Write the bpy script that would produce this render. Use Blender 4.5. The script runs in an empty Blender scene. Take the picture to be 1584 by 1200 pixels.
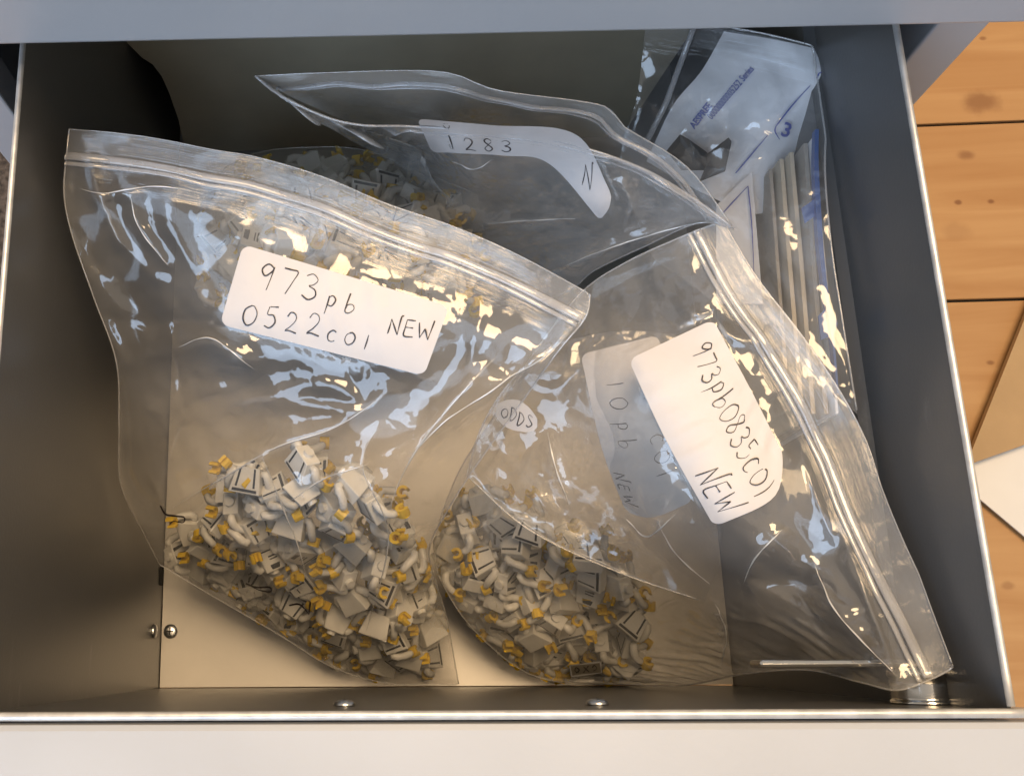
import bpy, bmesh, math, random
import numpy as np
from mathutils import Vector, Matrix

random.seed(7)
rng = np.random.default_rng(7)
S = bpy.context.scene
COL = S.collection

# ------------------------------------------------------------------ camera
FPX, CAM = 1559.87, np.array([-0.02326, 0.021176, 0.39214])
PITCH, YAW, ROLL, SHX = 0.258383, 0.063615, -0.024119, -269.94
CR = (Matrix.Rotation(PITCH, 3, 'X') @ Matrix.Rotation(YAW, 3, 'Y') @ Matrix.Rotation(ROLL, 3, 'Z'))
RN = np.array(CR)
cd = bpy.data.cameras.new('camera')
cd.sensor_fit = 'HORIZONTAL'; cd.sensor_width = 36.0
cd.lens = FPX / 1584 * 36.0
cd.shift_x = -SHX / 1584
cd.clip_start = 0.01; cd.clip_end = 50
co = bpy.data.objects.new('camera', cd); COL.objects.link(co)
co.matrix_world = Matrix.Translation(Vector(CAM)) @ CR.to_4x4()
S.camera = co

# ------------------------------------------------------------------ world + lamps
w = bpy.data.worlds.new('World'); S.world = w; w.use_nodes = True
bg = w.node_tree.nodes['Background']
bg.inputs[0].default_value = (0.66, 0.60, 0.53, 1); bg.inputs[1].default_value = 0.52

def area(name, loc, target, sx, sy, power, color):
    l = bpy.data.lights.new(name, 'AREA'); l.shape = 'RECTANGLE'
    l.size = sx; l.size_y = sy; l.energy = power; l.color = color
    o = bpy.data.objects.new(name, l); COL.objects.link(o)
    o.location = loc
    o.rotation_euler = (Vector(target) - Vector(loc)).to_track_quat('-Z', 'Y').to_euler()
    return o
area('window_light', (-1.15, -1.3, 1.5), (0, 0.1, -0.05), 2.1, 1.9, 46, (0.54, 0.73, 1.0))
area('ceiling_lamp', (0.34, 0.68, 1.9), (0, 0.05, -0.2), 1.3, 1.0, 50, (1.0, 0.71, 0.41))

S.view_settings.view_transform = 'Standard'; S.view_settings.look = 'None'
S.view_settings.exposure = 0.12; S.view_settings.gamma = 1.0
S.view_settings.use_curve_mapping = False
S.render.engine = 'CYCLES'
S.cycles.transparent_max_bounces = 22
S.cycles.max_bounces = 4
S.cycles.diffuse_bounces = 2
S.cycles.glossy_bounces = 2
S.cycles.caustics_reflective = False; S.cycles.caustics_refractive = False
S.cycles.sample_clamp_indirect = 3.0
S.cycles.use_denoising = True
S.cycles.use_adaptive_sampling = True
S.cycles.adaptive_threshold = 0.05

# ------------------------------------------------------------------ helpers
HW, DEP = 0.19, 0.3007           # half width and depth of the drawer box

def ray(px, py):
    d = np.array([(px - 792 - SHX) / FPX, (600 - py) / FPX, -1.0])
    return RN @ d
def P(px, py, z):                # point of the place at height z seen at that picture position
    d = ray(px, py); t = (z - CAM[2]) / d[2]
    return CAM + d * t
def PY(px, py, y):               # the same on an upright plane y = const
    d = ray(px, py); t = (y - CAM[1]) / d[1]
    return CAM + d * t
def PA(pts):                     # (n,3) array of px,py,z
    pts = np.asarray(pts, float)
    d = np.stack([(pts[..., 0] - 792 - SHX) / FPX, (600 - pts[..., 1]) / FPX, -np.ones(pts.shape[:-1])], -1) @ RN.T
    t = (pts[..., 2] - CAM[2]) / d[..., 2]
    return CAM + d * t[..., None]

def mat(name, base, rough=0.5, metal=0.0, spec=0.5, noise=0.0, nscale=40, bump=0.0, bscale=200, rvar=0.0, coat=0.0):
    m = bpy.data.materials.new(name); m.use_nodes = True
    nt = m.node_tree; b = nt.nodes['Principled BSDF']
    b.inputs['Base Color'].default_value = (*base, 1); b.inputs['Roughness'].default_value = rough
    b.inputs['Metallic'].default_value = metal; b.inputs['Specular IOR Level'].default_value = spec
    if coat: b.inputs['Coat Weight'].default_value = coat; b.inputs['Coat Roughness'].default_value = 0.12
    tc = nt.nodes.new('ShaderNodeTexCoord')
    if noise or rvar:
        n = nt.nodes.new('ShaderNodeTexNoise'); n.inputs['Scale'].default_value = nscale; n.inputs['Detail'].default_value = 6
        nt.links.new(tc.outputs['Object'], n.inputs['Vector'])
        if noise:
            r = nt.nodes.new('ShaderNodeValToRGB')
            r.color_ramp.elements[0].position = 0.3; r.color_ramp.elements[1].position = 0.7
            r.color_ramp.elements[0].color = (*[c * (1 - noise) for c in base], 1)
            r.color_ramp.elements[1].color = (*[min(1, c * (1 + noise)) for c in base], 1)
            nt.links.new(n.outputs['Fac'], r.inputs[0]); nt.links.new(r.outputs[0], b.inputs['Base Color'])
        if rvar:
            mr = nt.nodes.new('ShaderNodeMapRange')
            mr.inputs[3].default_value = max(0, rough - rvar); mr.inputs[4].default_value = rough + rvar
            nt.links.new(n.outputs['Fac'], mr.inputs[0]); nt.links.new(mr.outputs[0], b.inputs['Roughness'])
    if bump:
        n2 = nt.nodes.new('ShaderNodeTexNoise'); n2.inputs['Scale'].default_value = bscale; n2.inputs['Detail'].default_value = 3
        nt.links.new(tc.outputs['Object'], n2.inputs['Vector'])
        bp = nt.nodes.new('ShaderNodeBump'); bp.inputs['Strength'].default_value = bump; bp.inputs['Distance'].default_value = 0.001
        nt.links.new(n2.outputs['Fac'], bp.inputs['Height']); nt.links.new(bp.outputs[0], b.inputs['Normal'])
    return m

def scuff(m, amount, dark=False, scale=16, stretch=(1, 1, 7), thr=0.62):
    nt = m.node_tree; N = nt.nodes.new; L = nt.links.new; b = nt.nodes['Principled BSDF']; src = b.inputs['Base Color'].links[0].from_socket
    tc = N('ShaderNodeTexCoord'); mp = N('ShaderNodeMapping'); mp.inputs['Scale'].default_value = stretch; mp.inputs['Rotation'].default_value = (0.2, 0.35, 0.5); L(tc.outputs['Object'], mp.inputs[0])
    n = N('ShaderNodeTexNoise'); n.inputs['Scale'].default_value = scale; n.inputs['Detail'].default_value = 9; n.inputs['Roughness'].default_value = 0.7; L(mp.outputs[0], n.inputs['Vector'])
    mr = N('ShaderNodeMapRange'); mr.inputs[1].default_value = thr; mr.inputs[2].default_value = thr + 0.1; mr.inputs[4].default_value = amount; L(n.outputs['Fac'], mr.inputs[0])
    mx = N('ShaderNodeMix'); mx.data_type = 'RGBA'; L(mr.outputs[0], mx.inputs[0]); L(src, mx.inputs[6]); mx.inputs[7].default_value = (0.16, 0.15, 0.14, 1) if dark else (0.34, 0.33, 0.31, 1)
    L(mx.outputs[2], b.inputs['Base Color'])
def film_mat(name, haze=0.07, tint=(0.985, 0.98, 0.97), rough=0.07, bump=0.25, ribs=0.0, f0=0.075, hcol=(0.80, 0.79, 0.78)):
    m = bpy.data.materials.new(name); m.use_nodes = True
    nt = m.node_tree; nt.nodes.clear(); N = nt.nodes.new; L = nt.links.new
    out = N('ShaderNodeOutputMaterial')
    tr = N('ShaderNodeBsdfTransparent'); tr.inputs[0].default_value = (*tint, 1)
    df = N('ShaderNodeBsdfDiffuse'); df.inputs[0].default_value = (*hcol, 1)
    m1 = N('ShaderNodeMixShader'); L(tr.outputs[0], m1.inputs[1]); L(df.outputs[0], m1.inputs[2])
    gl = N('ShaderNodeBsdfGlossy'); gl.inputs['Roughness'].default_value = rough; gl.inputs[0].default_value = (1, 1, 1, 1)
    m2 = N('ShaderNodeMixShader'); L(m1.outputs[0], m2.inputs[1]); L(gl.outputs[0], m2.inputs[2])
    tc = N('ShaderNodeTexCoord')
    n1 = N('ShaderNodeTexNoise'); n1.inputs['Scale'].default_value = 30; n1.inputs['Detail'].default_value = 3
    L(tc.outputs['Object'], n1.inputs['Vector'])
    # patchy haze
    mr = N('ShaderNodeMapRange'); mr.inputs[1].default_value = 0.3; mr.inputs[2].default_value = 0.75
    mr.inputs[3].default_value = haze * 0.7; mr.inputs[4].default_value = haze * 1.4
    if bump: L(n1.outputs['Fac'], mr.inputs[0])
    if ribs:                                                             # lower half hazier than the upper
        uvs = N('ShaderNodeUVMap'); sps = N('ShaderNodeSeparateXYZ'); L(uvs.outputs[0], sps.inputs[0])
        mv = N('ShaderNodeMapRange'); mv.inputs[1].default_value = 0.4; mv.inputs[2].default_value = 0.65; mv.inputs[3].default_value = 1.0; mv.inputs[4].default_value = 1.4
        L(sps.outputs[1], mv.inputs[0])
        mm_ = N('ShaderNodeMath'); mm_.operation = 'MULTIPLY'; L(mr.outputs[0], mm_.inputs[0])
        ml_ = N('ShaderNodeMapRange'); ml_.inputs[1].default_value = 0.10; ml_.inputs[2].default_value = 0.06; ml_.inputs[3].default_value = 0.0; ml_.inputs[4].default_value = 0.6
        L(sps.outputs[1], ml_.inputs[0])
        ma_ = N('ShaderNodeMath'); ma_.operation = 'ADD'; L(mv.outputs[0], ma_.inputs[0]); L(ml_.outputs[0], ma_.inputs[1]); L(ma_.outputs[0], mm_.inputs[1]); mr = mm_
    # more haze at grazing angles
    lw = N('ShaderNodeLayerWeight'); lw.inputs[0].default_value = 0.5
    p5 = N('ShaderNodeMath'); p5.operation = 'POWER'; p5.inputs[1].default_value = 5; L(lw.outputs['Facing'], p5.inputs[0])
    fr = N('ShaderNodeMapRange'); fr.inputs[3].default_value = f0; fr.inputs[4].default_value = 0.85; L(p5.outputs[0], fr.inputs[0])
    p3 = N('ShaderNodeMath'); p3.operation = 'POWER'; p3.inputs[1].default_value = 3; L(lw.outputs['Facing'], p3.inputs[0])
    mh2 = N('ShaderNodeMath'); mh2.operation = 'MULTIPLY_ADD'; mh2.inputs[1].default_value = 0.2; L(p3.outputs[0], mh2.inputs[0]); L(mr.outputs[0], mh2.inputs[2])
    at = N('ShaderNodeAttribute'); at.attribute_name = 'crease'          # whitened folds, with ridge highlights put into the haze colour
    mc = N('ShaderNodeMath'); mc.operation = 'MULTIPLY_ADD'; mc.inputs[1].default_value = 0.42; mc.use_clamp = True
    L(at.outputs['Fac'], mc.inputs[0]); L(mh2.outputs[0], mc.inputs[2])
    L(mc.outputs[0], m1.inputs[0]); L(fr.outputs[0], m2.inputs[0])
    bp = N('ShaderNodeBump'); bp.inputs['Strength'].default_value = bump * 0.4; bp.inputs['Distance'].default_value = 0.002
    L(n1.outputs['Fac'], bp.inputs['Height'])
    # crumpled facets with sharp edges, in patches
    ds = N('ShaderNodeVectorMath'); ds.operation = 'SCALE'; ds.inputs['Scale'].default_value = 0.03; L(n1.outputs['Color'], ds.inputs[0])
    da = N('ShaderNodeVectorMath'); da.operation = 'ADD'; L(tc.outputs['Object'], da.inputs[0]); L(ds.outputs[0], da.inputs[1])
    mpv = N('ShaderNodeMapping'); mpv.inputs['Rotation'].default_value = (0, 0, 0.7); mpv.inputs['Scale'].default_value = (1.0, 0.42, 0.8); L(da.outputs[0], mpv.inputs[0])
    vo = N('ShaderNodeTexVoronoi'); vo.inputs['Scale'].default_value = 52; L(mpv.outputs[0], vo.inputs['Vector'])
    pr = N('ShaderNodeMapRange'); pr.inputs[1].default_value = 0.42; pr.inputs[2].default_value = 0.62; pr.inputs[3].default_value = 0.12; pr.inputs[4].default_value = 1.0; L(n1.outputs['Fac'], pr.inputs[0])
    vm = N('ShaderNodeMath'); vm.operation = 'MULTIPLY'; L(vo.outputs['Distance'], vm.inputs[0]); L(pr.outputs[0], vm.inputs[1])
    b4 = N('ShaderNodeBump'); b4.inputs['Strength'].default_value = min(1, bump * 3.2); b4.inputs['Distance'].default_value = 0.0032
    L(vm.outputs[0], b4.inputs['Height']); L(bp.outputs[0], b4.inputs['Normal']); bp = b4
    last = bp
    if ribs:
        uv = N('ShaderNodeUVMap'); sp = N('ShaderNodeSeparateXYZ'); L(uv.outputs[0], sp.inputs[0])
        nz = N('ShaderNodeTexNoise'); nz.noise_dimensions = '1D'; nz.inputs['Scale'].default_value = 330; nz.inputs['Detail'].default_value = 2
        L(sp.outputs[1], nz.inputs['W'])
        mk = N('ShaderNodeMapRange'); mk.inputs[1].default_value = ribs; mk.inputs[2].default_value = ribs * 0.8
        L(sp.outputs[1], mk.inputs[0])
        ml = N('ShaderNodeMath'); ml.operation = 'MULTIPLY'; L(nz.outputs['Fac'], ml.inputs[0]); L(mk.outputs[0], ml.inputs[1])
        b2 = N('ShaderNodeBump'); b2.inputs['Strength'].default_value = 0.6; b2.inputs['Distance'].default_value = 0.0012
        L(ml.outputs[0], b2.inputs['Height']); L(bp.outputs[0], b2.inputs['Normal']); last = b2
    if bump: L(last.outputs[0], gl.inputs['Normal'])
    L(m2.outputs[0], out.inputs[0])
    return m

def tag(o, label=None, cat=None, group=None, kind=None):
    if label: o['label'] = label
    if cat: o['category'] = cat
    if group: o['group'] = group
    if kind: o['kind'] = kind
    return o
def empty(name, loc):
    o = bpy.data.objects.new(name, None); COL.objects.link(o); o.location = loc; o.empty_display_size = 0.02
    return o
def base_of(p):
    b = Vector((0, 0, 0))
    while p is not None:
        b = b + p.location; p = p.parent
    return b
def mesh_obj(name, verts, faces, m, parent=None, smooth=False, uv=None, attr=None):
    b = base_of(parent) if parent else Vector((0, 0, 0))
    me = bpy.data.meshes.new(name)
    v = np.asarray(verts, float) - np.array(b)
    me.from_pydata(v.tolist(), [], [list(map(int, f)) for f in faces]); me.update()
    if uv is not None:
        ul = me.uv_layers.new(name='UVMap')
        idx = np.empty(len(me.loops), int); me.loops.foreach_get('vertex_index', idx)
        ul.data.foreach_set('uv', np.asarray(uv)[idx].astype(np.float32).ravel())
    if attr is not None:
        at = me.attributes.new('crease', 'FLOAT', 'POINT'); at.data.foreach_set('value', np.asarray(attr, np.float32))
    if smooth: me.polygons.foreach_set('use_smooth', [True] * len(me.polygons))
    me.materials.append(m)
    o = bpy.data.objects.new(name, me); COL.objects.link(o)
    if parent: o.parent = parent
    return o
def bm_obj(name, bm, m, parent=None, smooth=False):
    b = base_of(parent) if parent else Vector((0, 0, 0))
    bmesh.ops.translate(bm, vec=-b, verts=bm.verts)
    bmesh.ops.recalc_face_normals(bm, faces=bm.faces)
    me = bpy.data.meshes.new(name); bm.to_mesh(me); bm.free()
    if smooth: me.polygons.foreach_set('use_smooth', [True] * len(me.polygons))
    me.materials.append(m)
    o = bpy.data.objects.new(name, me); COL.objects.link(o)
    if parent: o.parent = parent
    return o
def add_box(bm, x0, x1, y0, y1, z0, z1, bev=0.0):
    r = bmesh.ops.create_cube(bm, size=1)
    vs = r['verts']
    for v in vs:
        v.co = Vector(((x0 + x1) / 2 + v.co.x * (x1 - x0), (y0 + y1) / 2 + v.co.y * (y1 - y0), (z0 + z1) / 2 + v.co.z * (z1 - z0)))
    if bev:
        es = list({e for v in vs for e in v.link_edges})
        bmesh.ops.bevel(bm, geom=es, offset=bev, segments=2, affect='EDGES', profile=0.5)
    return bm
def box(name, x0, x1, y0, y1, z0, z1, m, parent=None, bev=0.0):
    return bm_obj(name, add_box(bmesh.new(), x0, x1, y0, y1, z0, z1, bev), m, parent)
def lathe(name, prof, org, axis, m, parent=None, seg=24):
    """prof: list of (r, h) along axis from org"""
    a = Vector(axis).normalized(); q = a.to_track_quat('Z', 'Y')
    V, F = [], []
    for r, h in prof:
        for k in range(seg):
            t = 2 * math.pi * k / seg
            V.append(Vector(org) + q @ Vector((r * math.cos(t), r * math.sin(t), h)))
    for i in range(len(prof) - 1):
        for k in range(seg):
            F.append((i * seg + k, i * seg + (k + 1) % seg, (i + 1) * seg + (k + 1) % seg, (i + 1) * seg + k))
    V.append(Vector(org) + q @ Vector((0, 0, prof[-1][1]))); c = len(V) - 1; n0 = (len(prof) - 1) * seg
    for k in range(seg): F.append((n0 + k, n0 + (k + 1) % seg, c))
    return mesh_obj(name, [tuple(v) for v in V], F, m, parent, smooth=True)
def tube(name, pts, r, m, parent=None, seg=6, flat=1.0):
    pts = [Vector(p) for p in pts]; V, F = [], []
    for i, p in enumerate(pts):
        t = (pts[min(i + 1, len(pts) - 1)] - pts[max(i - 1, 0)]).normalized()
        s = t.cross(Vector((0, 0, 1))).normalized(); u = s.cross(t)
        for k in range(seg):
            a = 2 * math.pi * k / seg
            rr = r if np.isscalar(r) else max(float(r[i]), 1e-5)
            V.append(p + s * (rr * math.cos(a)) + u * (rr * flat * math.sin(a)))
    for i in range(len(pts) - 1):
        for k in range(seg):
            F.append((i * seg + k, i * seg + (k + 1) % seg, (i + 1) * seg + (k + 1) % seg, (i + 1) * seg + k))
    F.append(list(range(seg))); F.append([(len(pts) - 1) * seg + k for k in range(seg)])
    return mesh_obj(name, [tuple(v) for v in V], F, m, parent, smooth=True)

# ------------------------------------------------------------------ materials
M = {}
M['paint_in'] = mat('dark_grey_drawer_paint', (0.097, 0.096, 0.095), 0.33, noise=0.04, nscale=9, rvar=0.02, bump=0.06, bscale=500)
M['paint_front'] = mat('light_grey_cabinet_paint', (0.44, 0.46, 0.49), 0.36, noise=0.06, nscale=7, rvar=0.12, bump=0.05, bscale=450)
M['zinc'] = mat('bare_floor_sheet', (0.48, 0.455, 0.42), 0.42, metal=0.4, noise=0.07, nscale=22, rvar=0.08, bump=0.03, bscale=300)
M['edge'] = mat('worn_sheet_edge', (0.62, 0.61, 0.59), 0.38, metal=0.5, noise=0.18, nscale=130, rvar=0.1)
M['olive'] = mat('olive_follower_paint', (0.52, 0.47, 0.35), 0.45, noise=0.08, nscale=25, bump=0.05, bscale=500)
M['chrome'] = mat('chrome', (0.86, 0.83, 0.78), 0.12, metal=1.0, noise=0.04, nscale=90)
M['steel'] = mat('zinc_plated_steel', (0.55, 0.56, 0.57), 0.3, metal=1.0, noise=0.08, nscale=400)
M['black'] = mat('black_void', (0.01, 0.01, 0.01), 0.7)
M['paper'] = mat('label_paper', (0.63, 0.605, 0.60), 0.6, noise=0.03, nscale=45, bump=0.5, bscale=70)
M['leaf'] = mat('leaflet_paper', (0.86, 0.86, 0.89), 0.5, noise=0.02, nscale=30, bump=0.05, bscale=500)
M['ink'] = mat('pen_ink', (0.035, 0.03, 0.035), 0.5)
M['marker'] = mat('black_marker', (0.03, 0.02, 0.025), 0.4)
M['blue'] = mat('blue_print', (0.07, 0.10, 0.42), 0.5)
M['bluecard'] = mat('blue_card', (0.035, 0.11, 0.36), 0.35, noise=0.1, nscale=80)
M['card'] = mat('cream_card', (0.62, 0.54, 0.42), 0.65, noise=0.07, nscale=70)
M['greycard'] = mat('grey_card', (0.42, 0.38, 0.33), 0.65, noise=0.08, nscale=60)
M['dplastic'] = mat('smoked_plastic', (0.10, 0.095, 0.09), 0.3, noise=0.15, nscale=120)
M['abs'] = mat('white_toy_plastic', (0.90, 0.88, 0.83), 0.25, noise=0.03, nscale=200)
M['yellow'] = mat('yellow_toy_plastic', (0.90, 0.60, 0.03), 0.25, noise=0.05, nscale=200)
M['print'] = mat('dark_toy_print', (0.03, 0.032, 0.036), 0.3)
M['cardboard'] = mat('cardboard', (0.42, 0.29, 0.16), 0.8, noise=0.07, nscale=35, bump=0.1, bscale=300)
M['white'] = mat('white_paper', (0.72, 0.72, 0.72), 0.7, noise=0.02)
M['rug'] = mat('brown_carpet', (0.13, 0.095, 0.07), 0.95, noise=0.6, nscale=220, bump=1.0, bscale=700)
M['filmA'] = film_mat('clear_film', 0.092, rough=0.08, ribs=0.13, f0=.09)
M['filmB'] = film_mat('clear_film_milky', 0.135, rough=0.085, ribs=0.13, f0=.09)
M['filmU'] = film_mat('clear_film_back', 0.035, rough=0.1, bump=0, f0=0.05)
M['filmC'] = film_mat('clear_film_middle', 0.05, rough=0.08, f0=.08)
M['tagplastic'] = mat('grey_tag', (0.30, 0.27, 0.22), 0.5, noise=0.1)
M['zip'] = film_mat('zip_strip_plastic', 0.26, tint=(0.9, 0.9, 0.9), rough=0.16, bump=0.05, f0=0.08, hcol=(0.86, 0.86, 0.88))
M['seam'] = film_mat('sealed_film_edge', 0.20, rough=0.12, bump=0.0, f0=0.12)
M['fold'] = film_mat('whitened_fold_highlight', 0.55, rough=0.15, bump=0.0, f0=0.25, hcol=(0.9, 0.89, 0.87))  # near-white film colour carries fold whitening and a painted ridge highlight

def vary(m, lo_, hi_):
    nt = m.node_tree; N = nt.nodes.new; L = nt.links.new; b = nt.nodes['Principled BSDF']; src = b.inputs['Base Color'].links[0].from_socket
    oi = N('ShaderNodeObjectInfo'); mr = N('ShaderNodeMapRange'); mr.inputs[3].default_value = lo_; mr.inputs[4].default_value = hi_; L(oi.outputs['Random'], mr.inputs[0])
    sc = N('ShaderNodeVectorMath'); sc.operation = 'SCALE'; L(src, sc.inputs[0]); L(mr.outputs[0], sc.inputs['Scale']); L(sc.outputs[0], b.inputs['Base Color'])
vary(M['abs'], 0.72, 1.06); vary(M['yellow'], 0.75, 1.08)
scuff(M['paint_in'], 0.22, scale=9, stretch=(1, 1, 5)); scuff(M['paint_front'], 0.22, dark=True, scale=11, stretch=(2, 1, 1), thr=.66); scuff(M['zinc'], 0.3, dark=True, scale=20, stretch=(1, 4, 1), thr=.64)
# ------------------------------------------------------------------ wooden floor
FZ = -0.345
def wood_mat():
    m = bpy.data.materials.new('lacquered_pine'); m.use_nodes = True; nt = m.node_tree; N = nt.nodes.new; L = nt.links.new
    b = nt.nodes['Principled BSDF']; b.inputs['Roughness'].default_value = 0.38
    geo = N('ShaderNodeNewGeometry'); oi = N('ShaderNodeObjectInfo')
    off = N('ShaderNodeVectorMath'); off.operation = 'SCALE'
    cmb = N('ShaderNodeCombineXYZ'); L(oi.outputs['Random'], cmb.inputs[2]); 
    L(cmb.outputs[0], off.inputs[0]); off.inputs['Scale'].default_value = 3.0
    add = N('ShaderNodeVectorMath'); add.operation = 'ADD'; L(geo.outputs['Position'], add.inputs[0]); L(off.outputs[0], add.inputs[1])
    mp = N('ShaderNodeMapping'); mp.inputs['Scale'].default_value = (3.0, 34, 34); L(add.outputs[0], mp.inputs[0])
    n = N('ShaderNodeTexNoise'); n.inputs['Scale'].default_value = 1.6; n.inputs['Detail'].default_value = 8; n.inputs['Distortion'].default_value = 0.8
    L(mp.outputs[0], n.inputs['Vector'])
    r = N('ShaderNodeValToRGB'); e = r.color_ramp.elements
    e[0].position = 0.25; e[0].color = (0.37, 0.19, 0.072, 1); e[1].position = 0.75; e[1].color = (0.49, 0.295, 0.135, 1)
    L(n.outputs['Fac'], r.inputs[0])
    prev = r.outputs[0]
    knots = [(1517, 158, 25, 0.62), (1495, 240, 11, 0.6), (1482, 313, 5, 0.8), (1533, 312, 5, 0.8), (1480, 358, 20, 0.2), (1532, 561, 5, 0.7), (1520, 60, 5, 0.6), (1560, 905, 8, 0.4)]
    for px, py, rad, amt in knots:
        c = P(px, py, FZ)
        sb = N('ShaderNodeVectorMath'); sb.operation = 'SUBTRACT'; L(geo.outputs['Position'], sb.inputs[0]); sb.inputs[1].default_value = tuple(c)
        sc = N('ShaderNodeVectorMath'); sc.operation = 'MULTIPLY'; L(sb.outputs[0], sc.inputs[0]); sc.inputs[1].default_value = (0.8, 1.2, 1)
        nn = N('ShaderNodeTexNoise'); nn.inputs['Scale'].default_value = 90; L(geo.outputs['Position'], nn.inputs['Vector'])
        ln = N('ShaderNodeVectorMath'); ln.operation = 'LENGTH'; L(sc.outputs[0], ln.inputs[0])
        jj = N('ShaderNodeMath'); jj.operation = 'MULTIPLY_ADD'; jj.inputs[1].default_value = rad / 2100 * 0.9; L(nn.outputs['Fac'], jj.inputs[0]); L(ln.outputs['Value'], jj.inputs[2])
        mr = N('ShaderNodeMapRange'); mr.interpolation_type = 'SMOOTHSTEP'
        mr.inputs[1].default_value = rad / 2100 * 1.75; mr.inputs[2].default_value = rad / 2100 * 0.85; mr.inputs[3].default_value = 0; mr.inputs[4].default_value = amt
        L(jj.outputs[0], mr.inputs[0])
        mx = N('ShaderNodeMix'); mx.data_type = 'RGBA'; L(mr.outputs[0], mx.inputs[0]); L(prev, mx.inputs[6]); mx.inputs[7].default_value = (0.17, 0.062, 0.02, 1)
        prev = mx.outputs[2]
    L(prev, b.inputs['Base Color'])
    bp = N('ShaderNodeBump'); bp.inputs['Strength'].default_value = 0.12; bp.inputs['Distance'].default_value = 0.002
    L(n.outputs['Fac'], bp.inputs['Height']); L(bp.outputs[0], b.inputs['Normal'])
    return m
M['wood'] = wood_mat()
fl = tag(box('floor', -1.2, 1.2, -0.8, 1.2, FZ - 0.03, FZ - 0.004, M['black']), kind='structure')
y1 = P(1500, 191, FZ)[1]; y2 = P(1520, 464, FZ)[1]; pw = y1 - y2
for k in range(-5, 6):
    ya = y2 + k * pw
    box('plank', -1.2, 1.2, ya + 0.0011, ya + pw - 0.0011, FZ - 0.004, FZ, M['wood'], fl, bev=0.0008)
# things on the floor beside the cabinet
def slab(name, pts, z, th, m, label, cat):
    top = [P(px, py, z) for px, py in pts]; n = len(top)
    V = [tuple(p) for p in top] + [(p[0], p[1], z - th) for p in top]
    F = [list(range(n)), list(range(2 * n - 1, n - 1, -1))] + [(i, i + n, (i + 1) % n + n, (i + 1) % n) for i in range(n)]
    return tag(mesh_obj(name, V, F, m), label, cat)
slab('cardboard_sheet', [(1603, 448), (1494, 720), (1720, 640), (1740, 420)], FZ + 0.012, 0.005, M['cardboard'], 'brown cardboard sheet lying on the pine floor beside the drawer', 'cardboard')
slab('paper_sheet', [(1488, 722), (1508, 765), (1600, 842), (1760, 830), (1720, 630)], FZ + 0.005, 0.0012, M['white'], 'white paper sheet on the pine floor below the cardboard', 'paper')
slab('carpet', [(-160, 232), (30, 232), (-20, 560), (-160, 600)], FZ + 0.012, 0.009, M['rug'], 'speckled brown carpet on the floor left of the cabinet', 'carpet')

# ------------------------------------------------------------------ filing cabinet and the drawer above
ZU = 0.016
ua, ub = P(0, 72, ZU), P(1584, 38, ZU)
UROT = math.atan2(ub[1] - ua[1], ub[0] - ua[0])
YF = ua[1] - ua[0] * math.tan(UROT)   # front face of the drawer above
YC = YF + 0.018
cab = tag(empty('filing_cabinet', (0, YC + 0.2, FZ)), 'pale grey metal filing cabinet carcass around the open drawer', 'cabinet')
xo = PY(1530, 38, YC)[0]; xi = PY(1450, 38, YC)[0]
for s in (-1, 1):
    a, b = (xi, xo) if s > 0 else (-xo, -xi)
    box('front_post', a, b, YC + 0.0, YC + 0.02, FZ + 0.001, ZU - 0.002, M['paint_front'], cab, bev=0.0012)
    c, d = (xo - 0.0045, xo - 0.0035) if s > 0 else (-xo + 0.0035, -xo + 0.0045)
    box('side_panel', c, d, YC + 0.0205, YC + 0.42, FZ + 0.001, 0.104, M['paint_front'], cab)
box('back_panel', -xo + 0.005, xo - 0.005, YC + 0.41, YC + 0.412, FZ + 0.001, 0.104, M['paint_in'], cab)
box('top_panel', -xo, xo, YC - 0.012, YC + 0.42, 0.1045, 0.1075, M['paint_front'], cab, bev=0.001)
up = tag(empty('upper_drawer', (0, YC, ZU)), 'closed drawer with pale grey front above the open drawer', 'drawer')
bm = bmesh.new(); add_box(bm, -xo - 0.002, xo + 0.002, YC - 0.018, YC - 0.0015, ZU, 0.102, 0.0025)
o = bm_obj('front_panel', bm, M['paint_front'], up); o.rotation_euler = (0, 0, UROT)
box('drawer_base', -HW, HW, YC + 0.021, YC + 0.40, ZU + 0.02, ZU + 0.022, M['paint_in'], up)

# ------------------------------------------------------------------ the open drawer
DL = 0.47
T = 0.0012
dr = tag(empty('open_drawer', (0, 0.2, -DEP)), 'open dark grey metal filing drawer holding clear bags', 'drawer')
box('left_wall', -HW - T, -HW, 0.0, DL, -DEP - 0.004, -0.0008, M['paint_in'], dr)
bm = bmesh.new()
prof = [(HW, -0.0008), (HW, -0.072), (HW - 0.004, -0.0755), (HW - 0.004, -DEP - 0.004), (HW + T, -DEP - 0.004), (HW + T, -0.0008)]
vs0 = [bm.verts.new((x, 0.0, z)) for x, z in prof]; vs1 = [bm.verts.new((x, DL, z)) for x, z in prof]
bm.faces.new(vs0); bm.faces.new(vs1[::-1])
for i in range(6): bm.faces.new((vs0[i], vs1[i], vs1[(i + 1) % 6], vs0[(i + 1) % 6]))
bm_obj('right_wall', bm, M['paint_in'], dr)
for s in (-1, 1):
    x = s * (HW + 0.0011)
    tube('rim', [(x, 0.0015 + 0.02 * k, -0.0004) for k in range(24)], 0.0014, M['edge'], dr, seg=8)
box('floor_panel', -HW + 0.0006, HW - 0.0046, 0.0006, DL, -DEP - 0.002, -DEP, M['zinc'], dr)
box('back_wall', -HW, HW, DL + 0.0004, DL + 0.0016, -DEP - 0.003, -0.002, M['paint_in'], dr)
fr = bm_obj('front_wall', add_box(bmesh.new(), -HW - 0.004, HW + 0.003, -T, 0, -DEP - 0.003, -0.0012), M['paint_in'], dr)
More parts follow.
